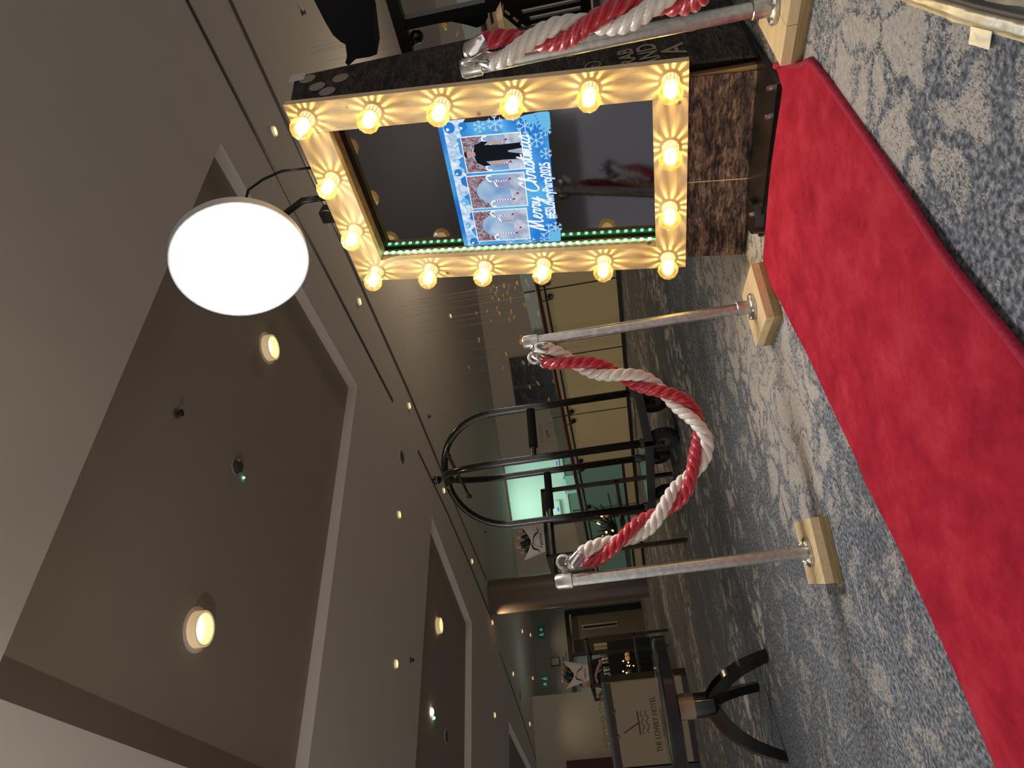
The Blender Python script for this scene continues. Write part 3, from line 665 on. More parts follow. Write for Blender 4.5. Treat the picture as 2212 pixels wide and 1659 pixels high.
# ---- marquee bulbs
m_globe = D.materials.new('bulb_globe'); m_globe.use_nodes = True
t = m_globe.node_tree; t.nodes.clear()
tr = nd(t, 'ShaderNodeBsdfTransparent'); tr.inputs[0].default_value = C(255, 246, 214)
tl = nd(t, 'ShaderNodeBsdfTranslucent'); tl.inputs[0].default_value = C(255, 226, 150)
gl = nd(t, 'ShaderNodeBsdfGlossy'); gl.inputs['Roughness'].default_value = .05
m1 = nd(t, 'ShaderNodeMixShader'); m1.inputs[0].default_value = .28; m2 = nd(t, 'ShaderNodeMixShader'); m2.inputs[0].default_value = .14
o_ = nd(t, 'ShaderNodeOutputMaterial')
t.links.new(tr.outputs[0], m1.inputs[1]); t.links.new(tl.outputs[0], m1.inputs[2]); t.links.new(m1.outputs[0], m2.inputs[1]); t.links.new(gl.outputs[0], m2.inputs[2]); t.links.new(m2.outputs[0], o_.inputs[0])
m_core = EM('bulb_core', C(255, 236, 170), 5)
m_neck = M('bulb_neck', C(255, 240, 200), .3, emit=C(255, 216, 120), es=.45)
bulbs = [(.046, 1.090), (.046, .880), (.046, .672), (.046, .464), (.046, .256), (.046, .046), (.634, 1.072), (.634, .868), (.634, .670), (.634, .466), (.634, .262), (.634, .056), (.250, 1.092), (.452, 1.088), (.238, .047), (.440, .050)]
proto = None
def ico(b, c, r, sub=2):
    bmx = bmesh.new(); bmesh.ops.create_icosphere(bmx, subdivisions=sub, radius=r)
    b.add([V(c) + q.co for q in bmx.verts], [[q.index for q in f.verts] for f in bmx.faces]); bmx.free(); return b
for s, tt in bulbs:
    base = bp(s, tt, 0)
    if proto is None:
        o0 = base
        g = part('bulb', ico(B(), base - BN * .060, .0330), m_globe, booth)
        part('glowing_core', ico(B(), base - BN * .058, .0190, 2), m_core, g, True)
        nk = B().lathe([(.0205, 0), (.0235, .001), (.0235, .005), (.0205, .006)], base, -BN, 20).lathe([(.0185, .026), (.0215, .026), (.0215, .032), (.0185, .032)], base, -BN, 20)
        for k in range(13):
            a = 2 * PI * k / 13 + .2; dr = BA * math.cos(a) + BU * math.sin(a); tg = BA * -math.sin(a) + BU * math.cos(a)
            nk.obox(base + dr * .0185 - tg * (.0027 + .0004 * (k % 3)), dr * .002, tg * (.0054 + .0008 * (k % 3)), -BN * .028)
        part('ribbed_neck', nk, m_neck, g)
        light('bulb_lamp', 'POINT', base - BN * .016, BULB_W, (1, .72, .27), g, .003)
        proto = g
    else:
        c = copy_tree(proto, booth); c.location = base - o0

# ---- printed wood casing
def wood_print(nm, stretch, k=1.0):
    mt = M(nm, C(80, 60, 50), .8, 0, .25); t = mt.node_tree; b = t.nodes['Principled BSDF']; tc = nd(t, 'ShaderNodeTexCoord')
    def ns(sc, s_, det, dist):
        mp = nd(t, 'ShaderNodeMapping'); mp.inputs['Scale'].default_value = s_; t.links.new(tc.outputs['Object'], mp.inputs[0])
        n = nd(t, 'ShaderNodeTexNoise'); n.inputs['Scale'].default_value = sc; n.inputs['Detail'].default_value = det; n.inputs['Distortion'].default_value = dist
        n.inputs['Roughness'].default_value = .7; t.links.new(mp.outputs[0], n.inputs['Vector']); return n.outputs['Fac']
    c1 = ramp(t, [(.34, C(30 * k, 26 * k, 28 * k)), (.46, C(74 * k, 60 * k, 60 * k)), (.55, C(112 * k, 95 * k, 82 * k)), (.62, C(80 * k, 64 * k, 68 * k)), (.72, C(158 * k, 138 * k, 110 * k))], ns(1.3, stretch, 8, .6))
    f = ramp(t, [(.38, (.22, .20, .20, 1)), (.52, (.85, .82, .80, 1)), (.66, (1.5, 1.45, 1.35, 1))], ns(1.0, tuple(q * 5 for q in stretch), 4, .3))
    mx = nd(t, 'ShaderNodeMix', data_type='RGBA', blend_type='MULTIPLY'); mx.inputs[0].default_value = 1.0; t.links.new(c1, mx.inputs[6]); t.links.new(f, mx.inputs[7]); t.links.new(mx.outputs[2], b.inputs['Base Color'])
    return mt
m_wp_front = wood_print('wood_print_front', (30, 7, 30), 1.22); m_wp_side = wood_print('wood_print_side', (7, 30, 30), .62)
part('front_panel', bbox(.058, .376, -.189, .012, .030, .034), m_wp_front, booth)
part('front_panel', bbox(.379, .660, -.180, .012, .030, .034), m_wp_front, booth)
part('panel_seam', bbox(.3762, .3788, -.185, .01, .0295, .0335), m_pine, booth)
part('card_flap', B().prism([(0, 0), (.19, .014), (.19, .0), (.0, -.004)], bp(.058, .01, .036), -BU, -BA, BN * .02), M('raw_card', C(150, 122, 84), .8), booth)
sd0, sd1 = .03, .655
prof = [(-.186, .036), (1.145, .026)]
def casing(s0, s1, fd=.026):
    P4 = [bp(s0, -.186, fd + .01), bp(s0, 1.146, fd), V((2.145, bp(s0, 0, 0).y, 1.325)), V((2.17, bp(s0, 0, 0).y, .02))]
    b = B(); d = BA * (s1 - s0); b.v = P4 + [q + d for q in P4]
    b.f = [[0, 1, 2, 3], [7, 6, 5, 4], [0, 4, 5, 1], [1, 5, 6, 2], [2, 6, 7, 3], [3, 7, 4, 0]]; return b
part('casing_side', casing(.018, .026), m_wp_side, booth)
part('casing_side', casing(.650, .658), m_wp_side, booth)
part('casing_back', casing(.027, .649, .066), m_blackgloss if False else M('casing_black', C(20, 18, 18), .7), booth)
part('paper_corner', B().obox(V((2.11, .8985, 1.29)), Z * .05, X * .045, Y * .001), M('paper', C(190, 184, 176), .8), booth)
# lettering printed on the right side panel (reads left to right away from the viewer)
SXD = V((1, 0, 0)) ; o0s = bp(.0175, 0, 0)
m_print = M('pale_print', C(132, 124, 110), .8)
for txt, z, x0, sz, xs in (('OR', .585, 2.02, .075, 1.0), ('GRAB', .312, 1.757, .058, .85), ('AND', .250, 1.768, .074, .75), ('A', .180, 1.80, .088, 1.0)):
    part('printed_words', text_faces(txt, sz, V((x0, BO.y + .0165, z)), X, Z, .0004, xs, .0012), m_print, booth)
def scroll(x, z, r, f=1):
    pts = [(f * r * (1 - k / 16) * math.cos(k * .62), r * (1 - k / 16) * math.sin(k * .62)) for k in range(14)]
    part('printed_scroll', ribbon(pts, .004, V((x, BO.y + .0165, z)), X, Z, -Y, .0006), m_print, booth)
for q in ((1.93, .47, .035), (2.0, .30, .03, -1), (1.93, .14, .03), (1.83, .42, .03, -1), (2.08, .70, .035), (2.0, .76, .03, -1), (2.1, .52, .03)): scroll(*q)
for (s_, z_) in ((2.11, 1.279), (2.045, 1.238), (2.0, 1.20), (2.07, 1.167)):
    part('printed_spot', B().lathe([(0, .0008), (.026, .0008), (.026, 0)], V((s_, BO.y + .0172, z_)), -Y, 14), m_print, booth)
part('foot_plate', B().box((1.56, .90, .002), (2.1, 1.36, .016)), m_black, booth)
part('foot_pad', B().lathe([(0, .03), (.05, .03), (.055, .0), (.0, .0)], (1.60, 1.315, .003), Z, 20), m_black, booth, 40)
for x_, y_ in ((1.59, 1.30), (1.59, 1.0), (1.60, .93)): part('bolt', B().lathe([(0, .012), (.007, .011), (.008, 0)], (x_, y_, .03 if y_ > 1.2 else .016), Z, 8), m_chrome, booth)

# ------------------------------------------------------------------ softbox light over the booth
sc_ = V((1.80, 1.3014, 1.6338)); sn = V((-.9417, -.0223, -.3358)).normalized(); R_ = .2162
soft = thing('softbox_light', (1.96, 1.2, 1.32), 'glowing round white softbox on an arm above the booth', 'lamp')
part('diffuser', B().lathe([(0, .004), (R_ * .7, .003), (R_ - .003, 0)], sc_, sn, 64), EM('softbox_face', (1.0, .98, 1.0, 1), SOFT_STRENGTH), soft)
part('rim', B().lathe([(R_ - .003, .001), (R_ + .002, .002), (R_ + .003, -.03), (R_ - .03, -.035), (0, -.035)], sc_, sn, 64), M('softbox_rim', C(190, 188, 184), .5), soft, 40)
bk = sc_ - sn * .035
part('housing', B().lathe([(0, -.05), (.06, -.05), (.075, 0)], bk, sn, 24), m_black, soft, 40)
part('arm', B().tube([bk - sn * .03, bk - sn * .1 - Z * .06, V((1.985, 1.235, 1.42)), V((1.975, 1.232, 1.335))], .011, 10), m_black, soft, True)
part('cable', B().tube([bk - sn * .03 + Y * -.03, V((2.03, 1.185, 1.60)), V((2.0, 1.14, 1.52)), V((1.985, 1.115, 1.44)), V((1.985, 1.125, 1.32))], .0045, 8), m_black, soft, True)
cl = bp(.435, 1.20, .075)
part('clamp', B().obox(cl - BA * .022 - BU * .03 - BN * .02, BA * .044, BU * .06, BN * .05), m_black, soft)
for f in (1, -1): part('clamp_ring', B().tube([cl - BN * .022 + BA * (f * .026) + BU * (.016 * math.sin(a)) + BA * (f * .006 * math.cos(a)) for a in [(-1.2 + k * .24) for k in range(11)]], .0016, 6), m_chrome, soft, True)
# ------------------------------------------------------------------ rope stanchions
def stanchion(x, y, rot, hookdir, label, hz=.745, hs=.088):
    t = thing('rope_stanchion', (x, y, 0), label, 'stanchion')
    c, s = math.cos(rot), math.sin(rot); ex, ey_ = V((c, s, 0)), V((-s, c, 0)); o = V((x, y, 0)); h = hs
    part('base_board', B().obox(o - ex * h - ey_ * h + Z * .001, ex * 2 * h, ey_ * 2 * h, Z * .022), m_pine_end, t, label='lower pine base board')
    for f in (0, 1):
        off = f * h
        part('base_board', B().obox(o - ex * h + ey_ * (-h + off) + Z * .0235, ex * 2 * h, ey_ * (h - .0015), Z * .0225), m_pine, t)
    fl = part('flange', B().lathe([(0, .047), (.040, .047), (.040, .053), (.024, .055), (.021, .058), (.021, .094), (.018, .096), (.018, .047)], o, Z, 28), m_chrome if False else m_galv, t, 40)
    for k in range(4):
        a = rot + PI / 4 + k * PI / 2; part('screw', B().lathe([(0, .008), (.006, .006), (.008, 0)], o + V((.032 * math.cos(a), .032 * math.sin(a), .054)), Z, 8), m_chrome, fl)
    part('pole', B().tube([o + Z * .055, o + Z * (hz - .01)], .0168, 24), m_galv, t, 40)
    part('top_collar', B().lathe([(.0168, hz - .047), (.0212, hz - .045), (.0212, hz - .005), (.017, hz + .002), (.0, hz + .003)], o, Z, 28), m_galv, t, 40)
    hd = V(hookdir).normalized(); e = o + Z * (hz - .028)
    part('lug', B().tube([e + hd * .018, e + hd * .036], .009, 12), m_galv, t)
    hk = [e + hd * (.034 + .018 - .018 * math.cos(a)) + Z * (.018 * math.sin(a)) for a in [k * 1.35 * PI / 12 for k in range(13)]]
    part('hook', B().tube(hk, .0045, 10), M('zinc_hook', C(206, 208, 206), .3, .7), t, True)
    return e + hd * .052 - Z * .006
P1, P2, P3 = V((1.450, 1.530, 0)), V((.800, 1.832, 0)), V((1.552, .711, 0))
d12 = (P2 - P1).normalized(); d3 = V((-.52, -.40, 0)).normalized()
E1 = stanchion(P1.x, P1.y, math.radians(-15.5), d12, 'steel rope stanchion on a pine base, right beside the booth and the rolled carpet corner', .743, .092)
E2 = stanchion(P2.x, P2.y, math.radians(-23), -d12, 'steel rope stanchion on a pine base, the one farther from the booth', .738, .084)
E3 = stanchion(P3.x, P3.y, math.radians(-5), d3, 'shaded steel rope stanchion in front of the dark printed side of the booth', .742, .09)

def satin(name, c1, c2):
    mt = M(name, c1, .32, 0, .7); t = mt.node_tree; b = t.nodes['Principled BSDF']
    b.inputs['Sheen Weight'].default_value = .3
    return mt
m_rr = satin('red_satin_cord', C(186, 22, 44), 0); m_rw = satin('white_satin_cord', C(228, 222, 210), 0)
def catmull(pts, step):
    out = []; n = len(pts)
    for i in range(n - 1):
        p0, p1, p2, p3 = pts[max(i - 1, 0)], pts[i], pts[i + 1], pts[min(i + 2, n - 1)]; k = max(2, int((p2 - p1).length / step))
        for j in range(k):
            t = j / k; out.append(.5 * ((2 * p1) + (p2 - p0) * t + (2 * p0 - 5 * p1 + 4 * p2 - p3) * t * t + (3 * p1 - p0 - 3 * p2 + p3) * t ** 3))
    out.append(pts[-1]); return out
def rope(label, pts, ph0, ends=(1, 1), front=.1):
    pts = catmull([V(q) for q in pts], .0035); N = len(pts); L = [0.0]
    for i in range(1, N): L.append(L[-1] + (pts[i] - pts[i - 1]).length)
    T = L[-1]; frames = []; prev = None
    for i in range(N):
        tg = (pts[min(i + 1, N - 1)] - pts[max(i - 1, 0)]).normalized()
        if prev is None: prev = tg.cross(Z).normalized()
        nn = (prev - tg * prev.dot(tg)).normalized(); prev = nn; frames.append((tg, nn, tg.cross(nn)))
    fi = min(range(N), key=lambda q: abs(L[q] - front)); tg, nn, bb = frames[fi]; tc = (V((0, 0, .57)) - pts[fi])
    ph0 = math.atan2(tc.dot(bb), tc.dot(nn)) + 2 * PI * L[fi] / .28
    t = thing('barrier_rope', pts[N // 2], label, 'rope', 'red and white twisted ropes')
    cen = []
    for k in (0, 1):
        c = []
        for i in range(N):
            tg, nn, bb = frames[i]; l = L[i]
            sp_ = .0150
            for e, q in ((ends[0], l), (ends[1], T - l)):
                if e and q < .09: sp_ += .010 * (1 - q / .09)
            a = ph0 - 2 * PI * l / .28 + k * PI
            c.append(pts[i] + (nn * math.cos(a) + bb * math.sin(a)) * sp_)
        cen.append(c)
    for k, mt in ((0, m_rr), (1, m_rw)):
        c = cen[k]; fr = []; pv = None
        for i in range(N):
            tg = (c[min(i + 1, N - 1)] - c[max(i - 1, 0)]).normalized()
            if pv is None: pv = tg.cross(Z).normalized()
            nn = (pv - tg * pv.dot(tg)).normalized(); pv = nn; fr.append((tg, nn, tg.cross(nn)))
        for ply in range(3):
            b = B(); n = 20
            for i in range(N):
                a = -2 * PI * L[i] / .078 + ply * 2 * PI / 3; tg, nn, bb = fr[i]; rd = nn * math.cos(a) + bb * math.sin(a)
                # ply direction: follow its own helix so the yarn ridges cross it
                td = (tg - (bb * math.cos(a) - nn * math.sin(a)) * .65).normalized(); r2 = (rd - td * rd.dot(td)).normalized(); s2 = td.cross(r2); cc = c[i] + rd * .0088
                for q in range(n):
                    th = 2 * PI * q / n; rad = .0107 if q % 2 else .0089; th2 = th + L[i] * 150
                    b.v.append(cc + (r2 * math.cos(th2) + s2 * math.sin(th2)) * rad)
            for i in range(N - 1):
                for q in range(n):
                    q2 = (q + 1) % n; b.f.append([i * n + q, i * n + q2, (i + 1) * n + q2, (i + 1) * n + q])
            part('red_cord' if k == 0 else 'white_cord', b, mt, t, True)
        for e, idx, hk in ((ends[0], 0, 0), (ends[1], N - 1, -1)):
            if not e: continue
            s = 1 if idx == 0 else -1; p = c[idx]; tg = fr[idx][0] * s
            fe = part('ferrule', B().lathe([(0, -.040), (.006, -.040), (.0145, -.034), (.0175, -.030), (.0185, .012), (.016, .014)], p, tg, 20), m_chrome, t, 40)
            part('rivet', B().sphere(p + tg * .004 + tg.cross(Z).normalized() * .0185, .003, 8), m_chrome, fe, True)
            hkp = e if isinstance(e, V) else None
            if hkp is not None:
                q = p - tg * .039; mid = q.lerp(hkp, .5)
                part('chain', B().tube([q + V((.004 * math.cos(j * PI / 5), .004 * math.sin(j * PI / 5), 0)) * 0 + q.lerp(mid, .5) * 0 + (mid - q) * (.5 + .5 * math.cos(j * 2 * PI / 10)) + (mid - q).cross(Z).normalized() * .005 * math.sin(j * 2 * PI / 10) for j in range(10)], .0022, 6, closed=True).tube([mid + (hkp - mid) * (.5 + .5 * math.cos(j * 2 * PI / 10)) + Z * .005 * math.sin(j * 2 * PI / 10) for j in range(10)], .0022, 6, closed=True), m_chrome, t, True)
    return t
rope('red and white twisted rope hanging between the two stanchions before the luggage cart',
     [(1.408, 1.549, .690), (1.388, 1.558, .640), (1.337, 1.582, .519), (1.279, 1.609, .391), (1.202, 1.645, .297), (1.135, 1.676, .268), (1.081, 1.702, .276), (1.02, 1.73, .321), (.952, 1.762, .400), (.899, 1.786, .501), (.862, 1.804, .610), (.850, 1.810, .665)], 1.2, (E1, E2))
rope('red and white twisted rope hung from the shaded stanchion in front of the booth side',
     [(1.508, .665, .680), (1.490, .655, .610), (1.450, .632, .500), (1.418, .612, .433), (1.358, .575, .306), (1.31, .54, .25), (1.25, .50, .23), (1.18, .455, .27)], 2.6, (E3, None), .245)

# ------------------------------------------------------------------ red carpet
lft = [(1.53, 1.30), (1.534, 1.353), (1.525, 1.41), (1.500, 1.44), (1.454, 1.438), (1.390, 1.43), (1.338, 1.418), (1.308, 1.418), (1.237, 1.414), (1.146, 1.405), (.976, 1.401), (.809, 1.385), (.744, 1.387), (.579, 1.357), (.439, 1.352), (.306, 1.360), (.198, 1.374), (.0, 1.38), (-.6, 1.38), (-1.6, 1.39)]
rgt = [(1.545, .85), (1.530, .835), (1.490, .822), (1.450, .806), (1.415, .780), (1.36, .775), (1.293, .774), (1.2, .775), (1.12, .775), (1.02, .774), (.919, .774), (.84, .775), (.768, .776), (.66, .771), (.563, .766), (.40, .765), (.25, .765), (.0, .765), (-.6, .765), (-1.6, .765)]
def wob(x, y): return .010 + .0035 * math.sin(x * 7 + y * 3) + .003 * math.sin(y * 11 - x * 3)
b = B(); NU = 26
for i in range(len(lft)):
    for k in range(NU + 1):
        f = k / NU; x = lft[i][0] * f + rgt[i][0] * (1 - f); y = lft[i][1] * f + rgt[i][1] * (1 - f); z = wob(x, y)
        if i < 3 and f < .12: z += .022 * (1 - i / 3) * (1 - f / .12)
        if i < 2: z -= .002
        b.v.append(V((x, y, z)))
for i in range(len(lft) - 1):
    for k in range(NU):
        q = i * (NU + 1) + k; b.f.append([q, q + 1, q + NU + 2, q + NU + 1])
n0 = len(b.v); ring = list(range(NU + 1)) + [i * (NU + 1) + NU for i in range(1, len(lft))] + [(len(lft) - 1) * (NU + 1) + k for k in range(NU - 1, -1, -1)] + [i * (NU + 1) for i in range(len(lft) - 2, 0, -1)]
for q in ring: p = b.v[q]; b.v.append(V((p.x, p.y, max(.001, p.z - .008))))
for i in range(len(ring)):
    j = (i + 1) % len(ring); b.f.append([ring[i], ring[j], n0 + j, n0 + i])
carpet = thing('red_carpet', (.6, 1.1, 0), 'bright red carpet runner laid up to the foot of the booth', 'carpet')
part('carpet_pile', b, m_red, carpet, 50)
hem = [V((p[0], p[1] - .003, wob(p[0], p[1]) + (.022 * (1 - i / 3) if i < 3 else 0))) for i, p in enumerate(rgt)]
part('stitched_hem', B().tube(catmull(hem, .03), .0075, 8), m_redhem, carpet, True, label='rolled darker red hem')

# ------------------------------------------------------------------ foil-taped round platform
fc = V((1.902, -3.607, 0)); FR = 4.222
m_foil = MN('foil_tape', [(.35, C(176, 178, 168)), (.55, C(206, 208, 198)), (.7, C(226, 226, 214))], nscale=14, rough=.3, metal=.75, bump=.5, dist=1.2)
foil = thing('silver_platform', (1.0, .3, 0), 'low silver-covered platform edge sealed to the carpet with crinkled silver tape', 'platform')
def arc_strip(prof, jit=0.0, a0=90, a1=116, n=90):
    b = B(); rr = random.Random(3); m_ = len(prof)
    for k in range(n + 1):
        a = math.radians(a0 + (a1 - a0) * k / n)
        for (r, z) in prof:
            j1 = rr.uniform(-jit, jit); b.v.append(fc + V(((r + j1 * .6) * math.cos(a), (r + j1 * .6) * math.sin(a), max(.0012, z + j1))))
    for k in range(n):
        for i in range(m_ - 1): q = k * m_ + i; b.f.append([q, q + 1, q + m_ + 1, q + m_])
    return b
part('tape_skirt', arc_strip([(FR, .0015), (FR - .007, .0035), (FR - .012, .009), (FR - .016, .006), (FR - .020, .010), (FR - .026, .004)], .0012), m_foil, foil, True)
part('tape_tab', B().obox(V((.905, .493, .003)), V((-.007, .020, 0)), V((-.046, -.013, 0)), Z * .0012), m_foil, foil)
part('rubber_edge', arc_strip([(FR - .024, .004), (FR - .026, .012), (FR - .034, .014), (FR - .040, .006)]), M('dark_rubber', C(52, 50, 48), .5), foil, True)
part('foil_cover', arc_strip([(FR - .038, .004), (FR - .044, .022), (FR - .058, .034), (FR - .075, .036), (FR - .10, .034), (FR - .16, .036), (FR - .30, .036), (FR - .5, .036)], .0022), m_foil, foil, True)

# ------------------------------------------------------------------ luggage cart
cx0, cy0, cw, cl_ = 2.564, 3.863, .533, .964
cart = thing('luggage_cart', (cx0 + cw / 2, cy0 + cl_ / 2, 0), 'black hotel luggage cart with arched tube hoops and big rubber wheels', 'luggage cart')
PZ = .246
part('deck', B().box((cx0 + .02, cy0 + .02, PZ - .03), (cx0 + cw - .02, cy0 + cl_ - .02, PZ)), M('deck_gloss', C(42, 44, 42), .18, 0, .8), cart)
part('deck_rim', B().box((cx0, cy0, PZ - .055), (cx0 + cw, cy0 + .022, PZ + .004)).box((cx0, cy0 + cl_ - .022, PZ - .055), (cx0 + cw, cy0 + cl_, PZ + .004)).box((cx0, cy0, PZ - .055), (cx0 + .022, cy0 + cl_, PZ + .004)).box((cx0 + cw - .022, cy0, PZ - .055), (cx0 + cw, cy0 + cl_, PZ + .004)), m_black, cart)
cc = V((cx0 + cw / 2, cy0 + cl_ / 2, 0)); ins = .045
corners = [V((cx0 + ins, cy0 + ins, 0)), V((cx0 + cw - ins, cy0 + ins, 0)), V((cx0 + ins, cy0 + cl_ - ins, 0)), V((cx0 + cw - ins, cy0 + cl_ - ins, 0))]
m_tube = MN('black_tube', [(.4, C(12, 10, 9)), (.62, C(24, 20, 18)), (.72, C(110, 92, 66))], (60, 60, 60), 3, 6, .2, spec=.8)
for c in corners:
    z1, zt = 1.30, 1.735; pts = [c + Z * PZ, c + Z * 1.0, c + Z * 1.2]
    for k in range(13):
        a = k / 12 * PI / 2; f = 1 - math.cos(a)
        pts.append(c.lerp(cc + (c - cc).normalized() * .03, f) + Z * (z1 + (zt - z1) * math.sin(a)))
    p = part('hoop', B().tube(pts, .0265, 14), m_tube, cart, True)
    part('hoop_socket', B().lathe([(.034, 0), (.034, .03), (.027, .034)], c + Z * PZ, Z, 16), m_black, p, 40)
part('crown', B().box((cc.x - .035, cc.y - .05, 1.705), (cc.x + .035, cc.y + .05, 1.755)), m_black, cart)
part('finial', B().lathe([(.014, 1.752), (.014, 1.775), (.02, 1.785)], (cc.x, cc.y, 0), Z, 16).sphere((cc.x, cc.y, 1.815), .036, 18), m_tube, cart, 40)
hb = [V((cc.x + .02, cc.y - .27, 1.655)), V((cc.x - .02, cc.y + .27, 1.62))]
hp = part('hanging_bar', B().tube(hb, .0115, 10), m_tube, cart, 40)
for q in hb: part('bar_ball', B().sphere(q, .02, 12), m_tube, hp, True)
part('drop_rod', B().tube([V((cc.x, cc.y, 1.71)), hb[0].lerp(hb[1], .5)], .009, 8), m_tube, cart, True)
for y in (cy0 + ins, cy0 + cl_ - ins):
    a, b_ = V((cx0 + ins, y, 1.0)), V((cx0 + cw - ins, y, 1.0))
    p = part('cross_bar', B().tube([a, b_], .019, 10), m_tube, cart, 40)
    part('foam_grip', B().tube([a.lerp(b_, .22), a.lerp(b_, .93)], .031, 14), M('foam', C(14, 15, 18), .9), p, 40)
for x, y, r in ((cx0 + .10, cy0 + .115, .115), (cx0 + cw - .09, cy0 + .115, .115), (cx0 + .10, cy0 + cl_ - .12, .09), (cx0 + cw - .09, cy0 + cl_ - .12, .09)):
    wd = part('wheel', B().lathe([(r * .45, -.02), (r * .62, -.028), (r * .9, -.03), (r, -.016), (r, .016), (r * .9, .03), (r * .62, .028), (r * .45, .02)], (x, y, r), X, 28), M('tyre', C(16, 15, 16), .8), cart, 50)
    tb = B()
    for k in range(22):
        a = 2 * PI * k / 22; dr = V((0, math.cos(a), math.sin(a))); tg = V((0, -math.sin(a), math.cos(a))); tb.obox(V((x - .018, y, r)) + dr * (r - .002) - tg * .004, X * .036, tg * .008, dr * .005)
    part('tread', tb, m_black, wd, kind='stuff')
    part('hub', B().lathe([(0, -.024), (r * .44, -.022), (r * .44, .022), (0, .024)], (x, y, r), X, 20), M('hub_grey', C(60, 58, 56), .4), wd, 40)
    part('fork', B().obox(V((x - .045, y - .018, r)), X * .006, Y * .036, Z * (PZ - .055 - r)).obox(V((x + .039, y - .018, r)), X * .006, Y * .036, Z * (PZ - .055 - r)).obox(V((x - .045, y - .03, PZ - .061)), X * .09, Y * .06, Z * .006).tube([V((x - .05, y, r)), V((x + .05, y, r))], .008, 8), M('fork_grey', C(52, 50, 50), .35, .5), wd)

# ------------------------------------------------------------------ round pedestal table
tc_ = V((.79, 3.25, 0))
tab = thing('pedestal_table', tc_, 'black round table on three curved legs with a brass-toned collar', 'table')
part('tabletop', B().lathe([(0, .400), (.27, .400), (.285, .405), (.288, .445), (.282, .452), (0, .452)], tc_, Z, 56), M('table_black', C(16, 15, 22), .22, 0, .7), tab, 40)
part('glass_top', B().lathe([(0, .453), (.292, .453), (.294, .458), (.292, .462), (0, .462)], tc_, Z, 56), GLASS('table_glass', (.9, .94, .94, 1), .12), tab, 40)
part('collar', B().lathe([(.0, .400), (.053, .400), (.053, .322), (0, .322)], tc_, Z, 32), M('satin_brass', C(150, 128, 106), .35, .8), tab, 40)
part('column', B().lathe([(.0, .322), (.050, .322), (.052, .24), (.03, .22), (0, .21)], tc_, Z, 32), m_blackgloss, tab, 40)
for fx, fy in ((.905, 3.055), (.895, 3.455), (.56, 3.235)):
    d = (V((fx, fy, 0)) - tc_); l = d.length; d.normalize(); sd = d.cross(Z)
    P = [(.0, .245, .062), (.04, .238, .062), (.09, .212, .058), (.14, .168, .054), (.18, .115, .049), (.208, .060, .044), (.224, .022, .040), (.230, .004, .038)]
    b = B()
    for q, (r_, z_, h_) in enumerate(P):
        a0, a1 = P[max(q - 1, 0)], P[min(q + 1, len(P) - 1)]; dr, dz = a1[0] - a0[0], a1[1] - a0[1]; ll = math.hypot(dr, dz); nr, nz = (-dz / ll, dr / ll)
        if q == len(P) - 1: nr, nz = 1, 0
        for (a_, c_) in ((-1, -.5), (1, -.5), (1, .5), (-1, .5)):
            b.v.append(tc_ + d * (r_ + nr * c_ * h_) + sd * (a_ * .018) + Z * max(.001, z_ + nz * c_ * h_))
    for i in range(len(P) - 1):
        for k in range(4):
            k2 = (k + 1) % 4; b.f.append([i * 4 + k, i * 4 + k2, i * 4 + 4 + k2, i * 4 + 4 + k])
    b.f += [[3, 2, 1, 0], [len(b.v) - 4 + k for k in range(4)]]
    part('leg', b, m_blackgloss, tab, 40)

# ------------------------------------------------------------------ bottle stands with flared tubs
m_bronze = MN('bronze_tube', [(.3, C(40, 32, 26)), (.7, C(58, 46, 36))], nscale=8, rough=.45, metal=.4)
def stand(x0, y0, w_, d_, h, shelf, label):
    t = thing('bottle_stand', (x0 + w_ / 2, y0 + d_ / 2, 0), label, 'stand')
    c = [V((x0, y0, 0)), V((x0 + w_, y0, 0)), V((x0 + w_, y0 + d_, 0)), V((x0, y0 + d_, 0))]
    for q in c: part('leg', B().bar(q, q + Z * h, .028), m_bronze, t)
    for z in (h - .015, shelf):
        for i in range(4): part('rail', B().bar(c[i] + Z * z, c[(i + 1) % 4] + Z * z, .028), m_bronze, t)
    part('glass_shelf', B().box((x0 + .01, y0 + .01, h), (x0 + w_ - .01, y0 + d_ - .01, h + .006)), m_glass, t)
    part('glass_shelf', B().box((x0 + .01, y0 + .01, shelf + .015), (x0 + w_ - .01, y0 + d_ - .01, shelf + .021)), m_glass, t)
    return t
stand(2.335, 4.87, .585, .56, 1.075, .45, 'bronze metal frame stand right behind the luggage cart, holding a bottle tub')
stand(2.57, 9.17, .60, .62, 1.10, .45, 'bronze metal frame stand beside the welcome desk, with a lit fir arrangement')
m_tub = MN('tub_white', [(0, C(196, 184, 172)), (1, C(206, 194, 182))], nscale=3, rough=.5); m_bottle = M('bottle_green', C(12, 26, 20), .12, 0, .8); m_capm = M('bottle_cap', C(176, 140, 124), .4); m_navy = M('navy_print', C(22, 30, 56), .5)
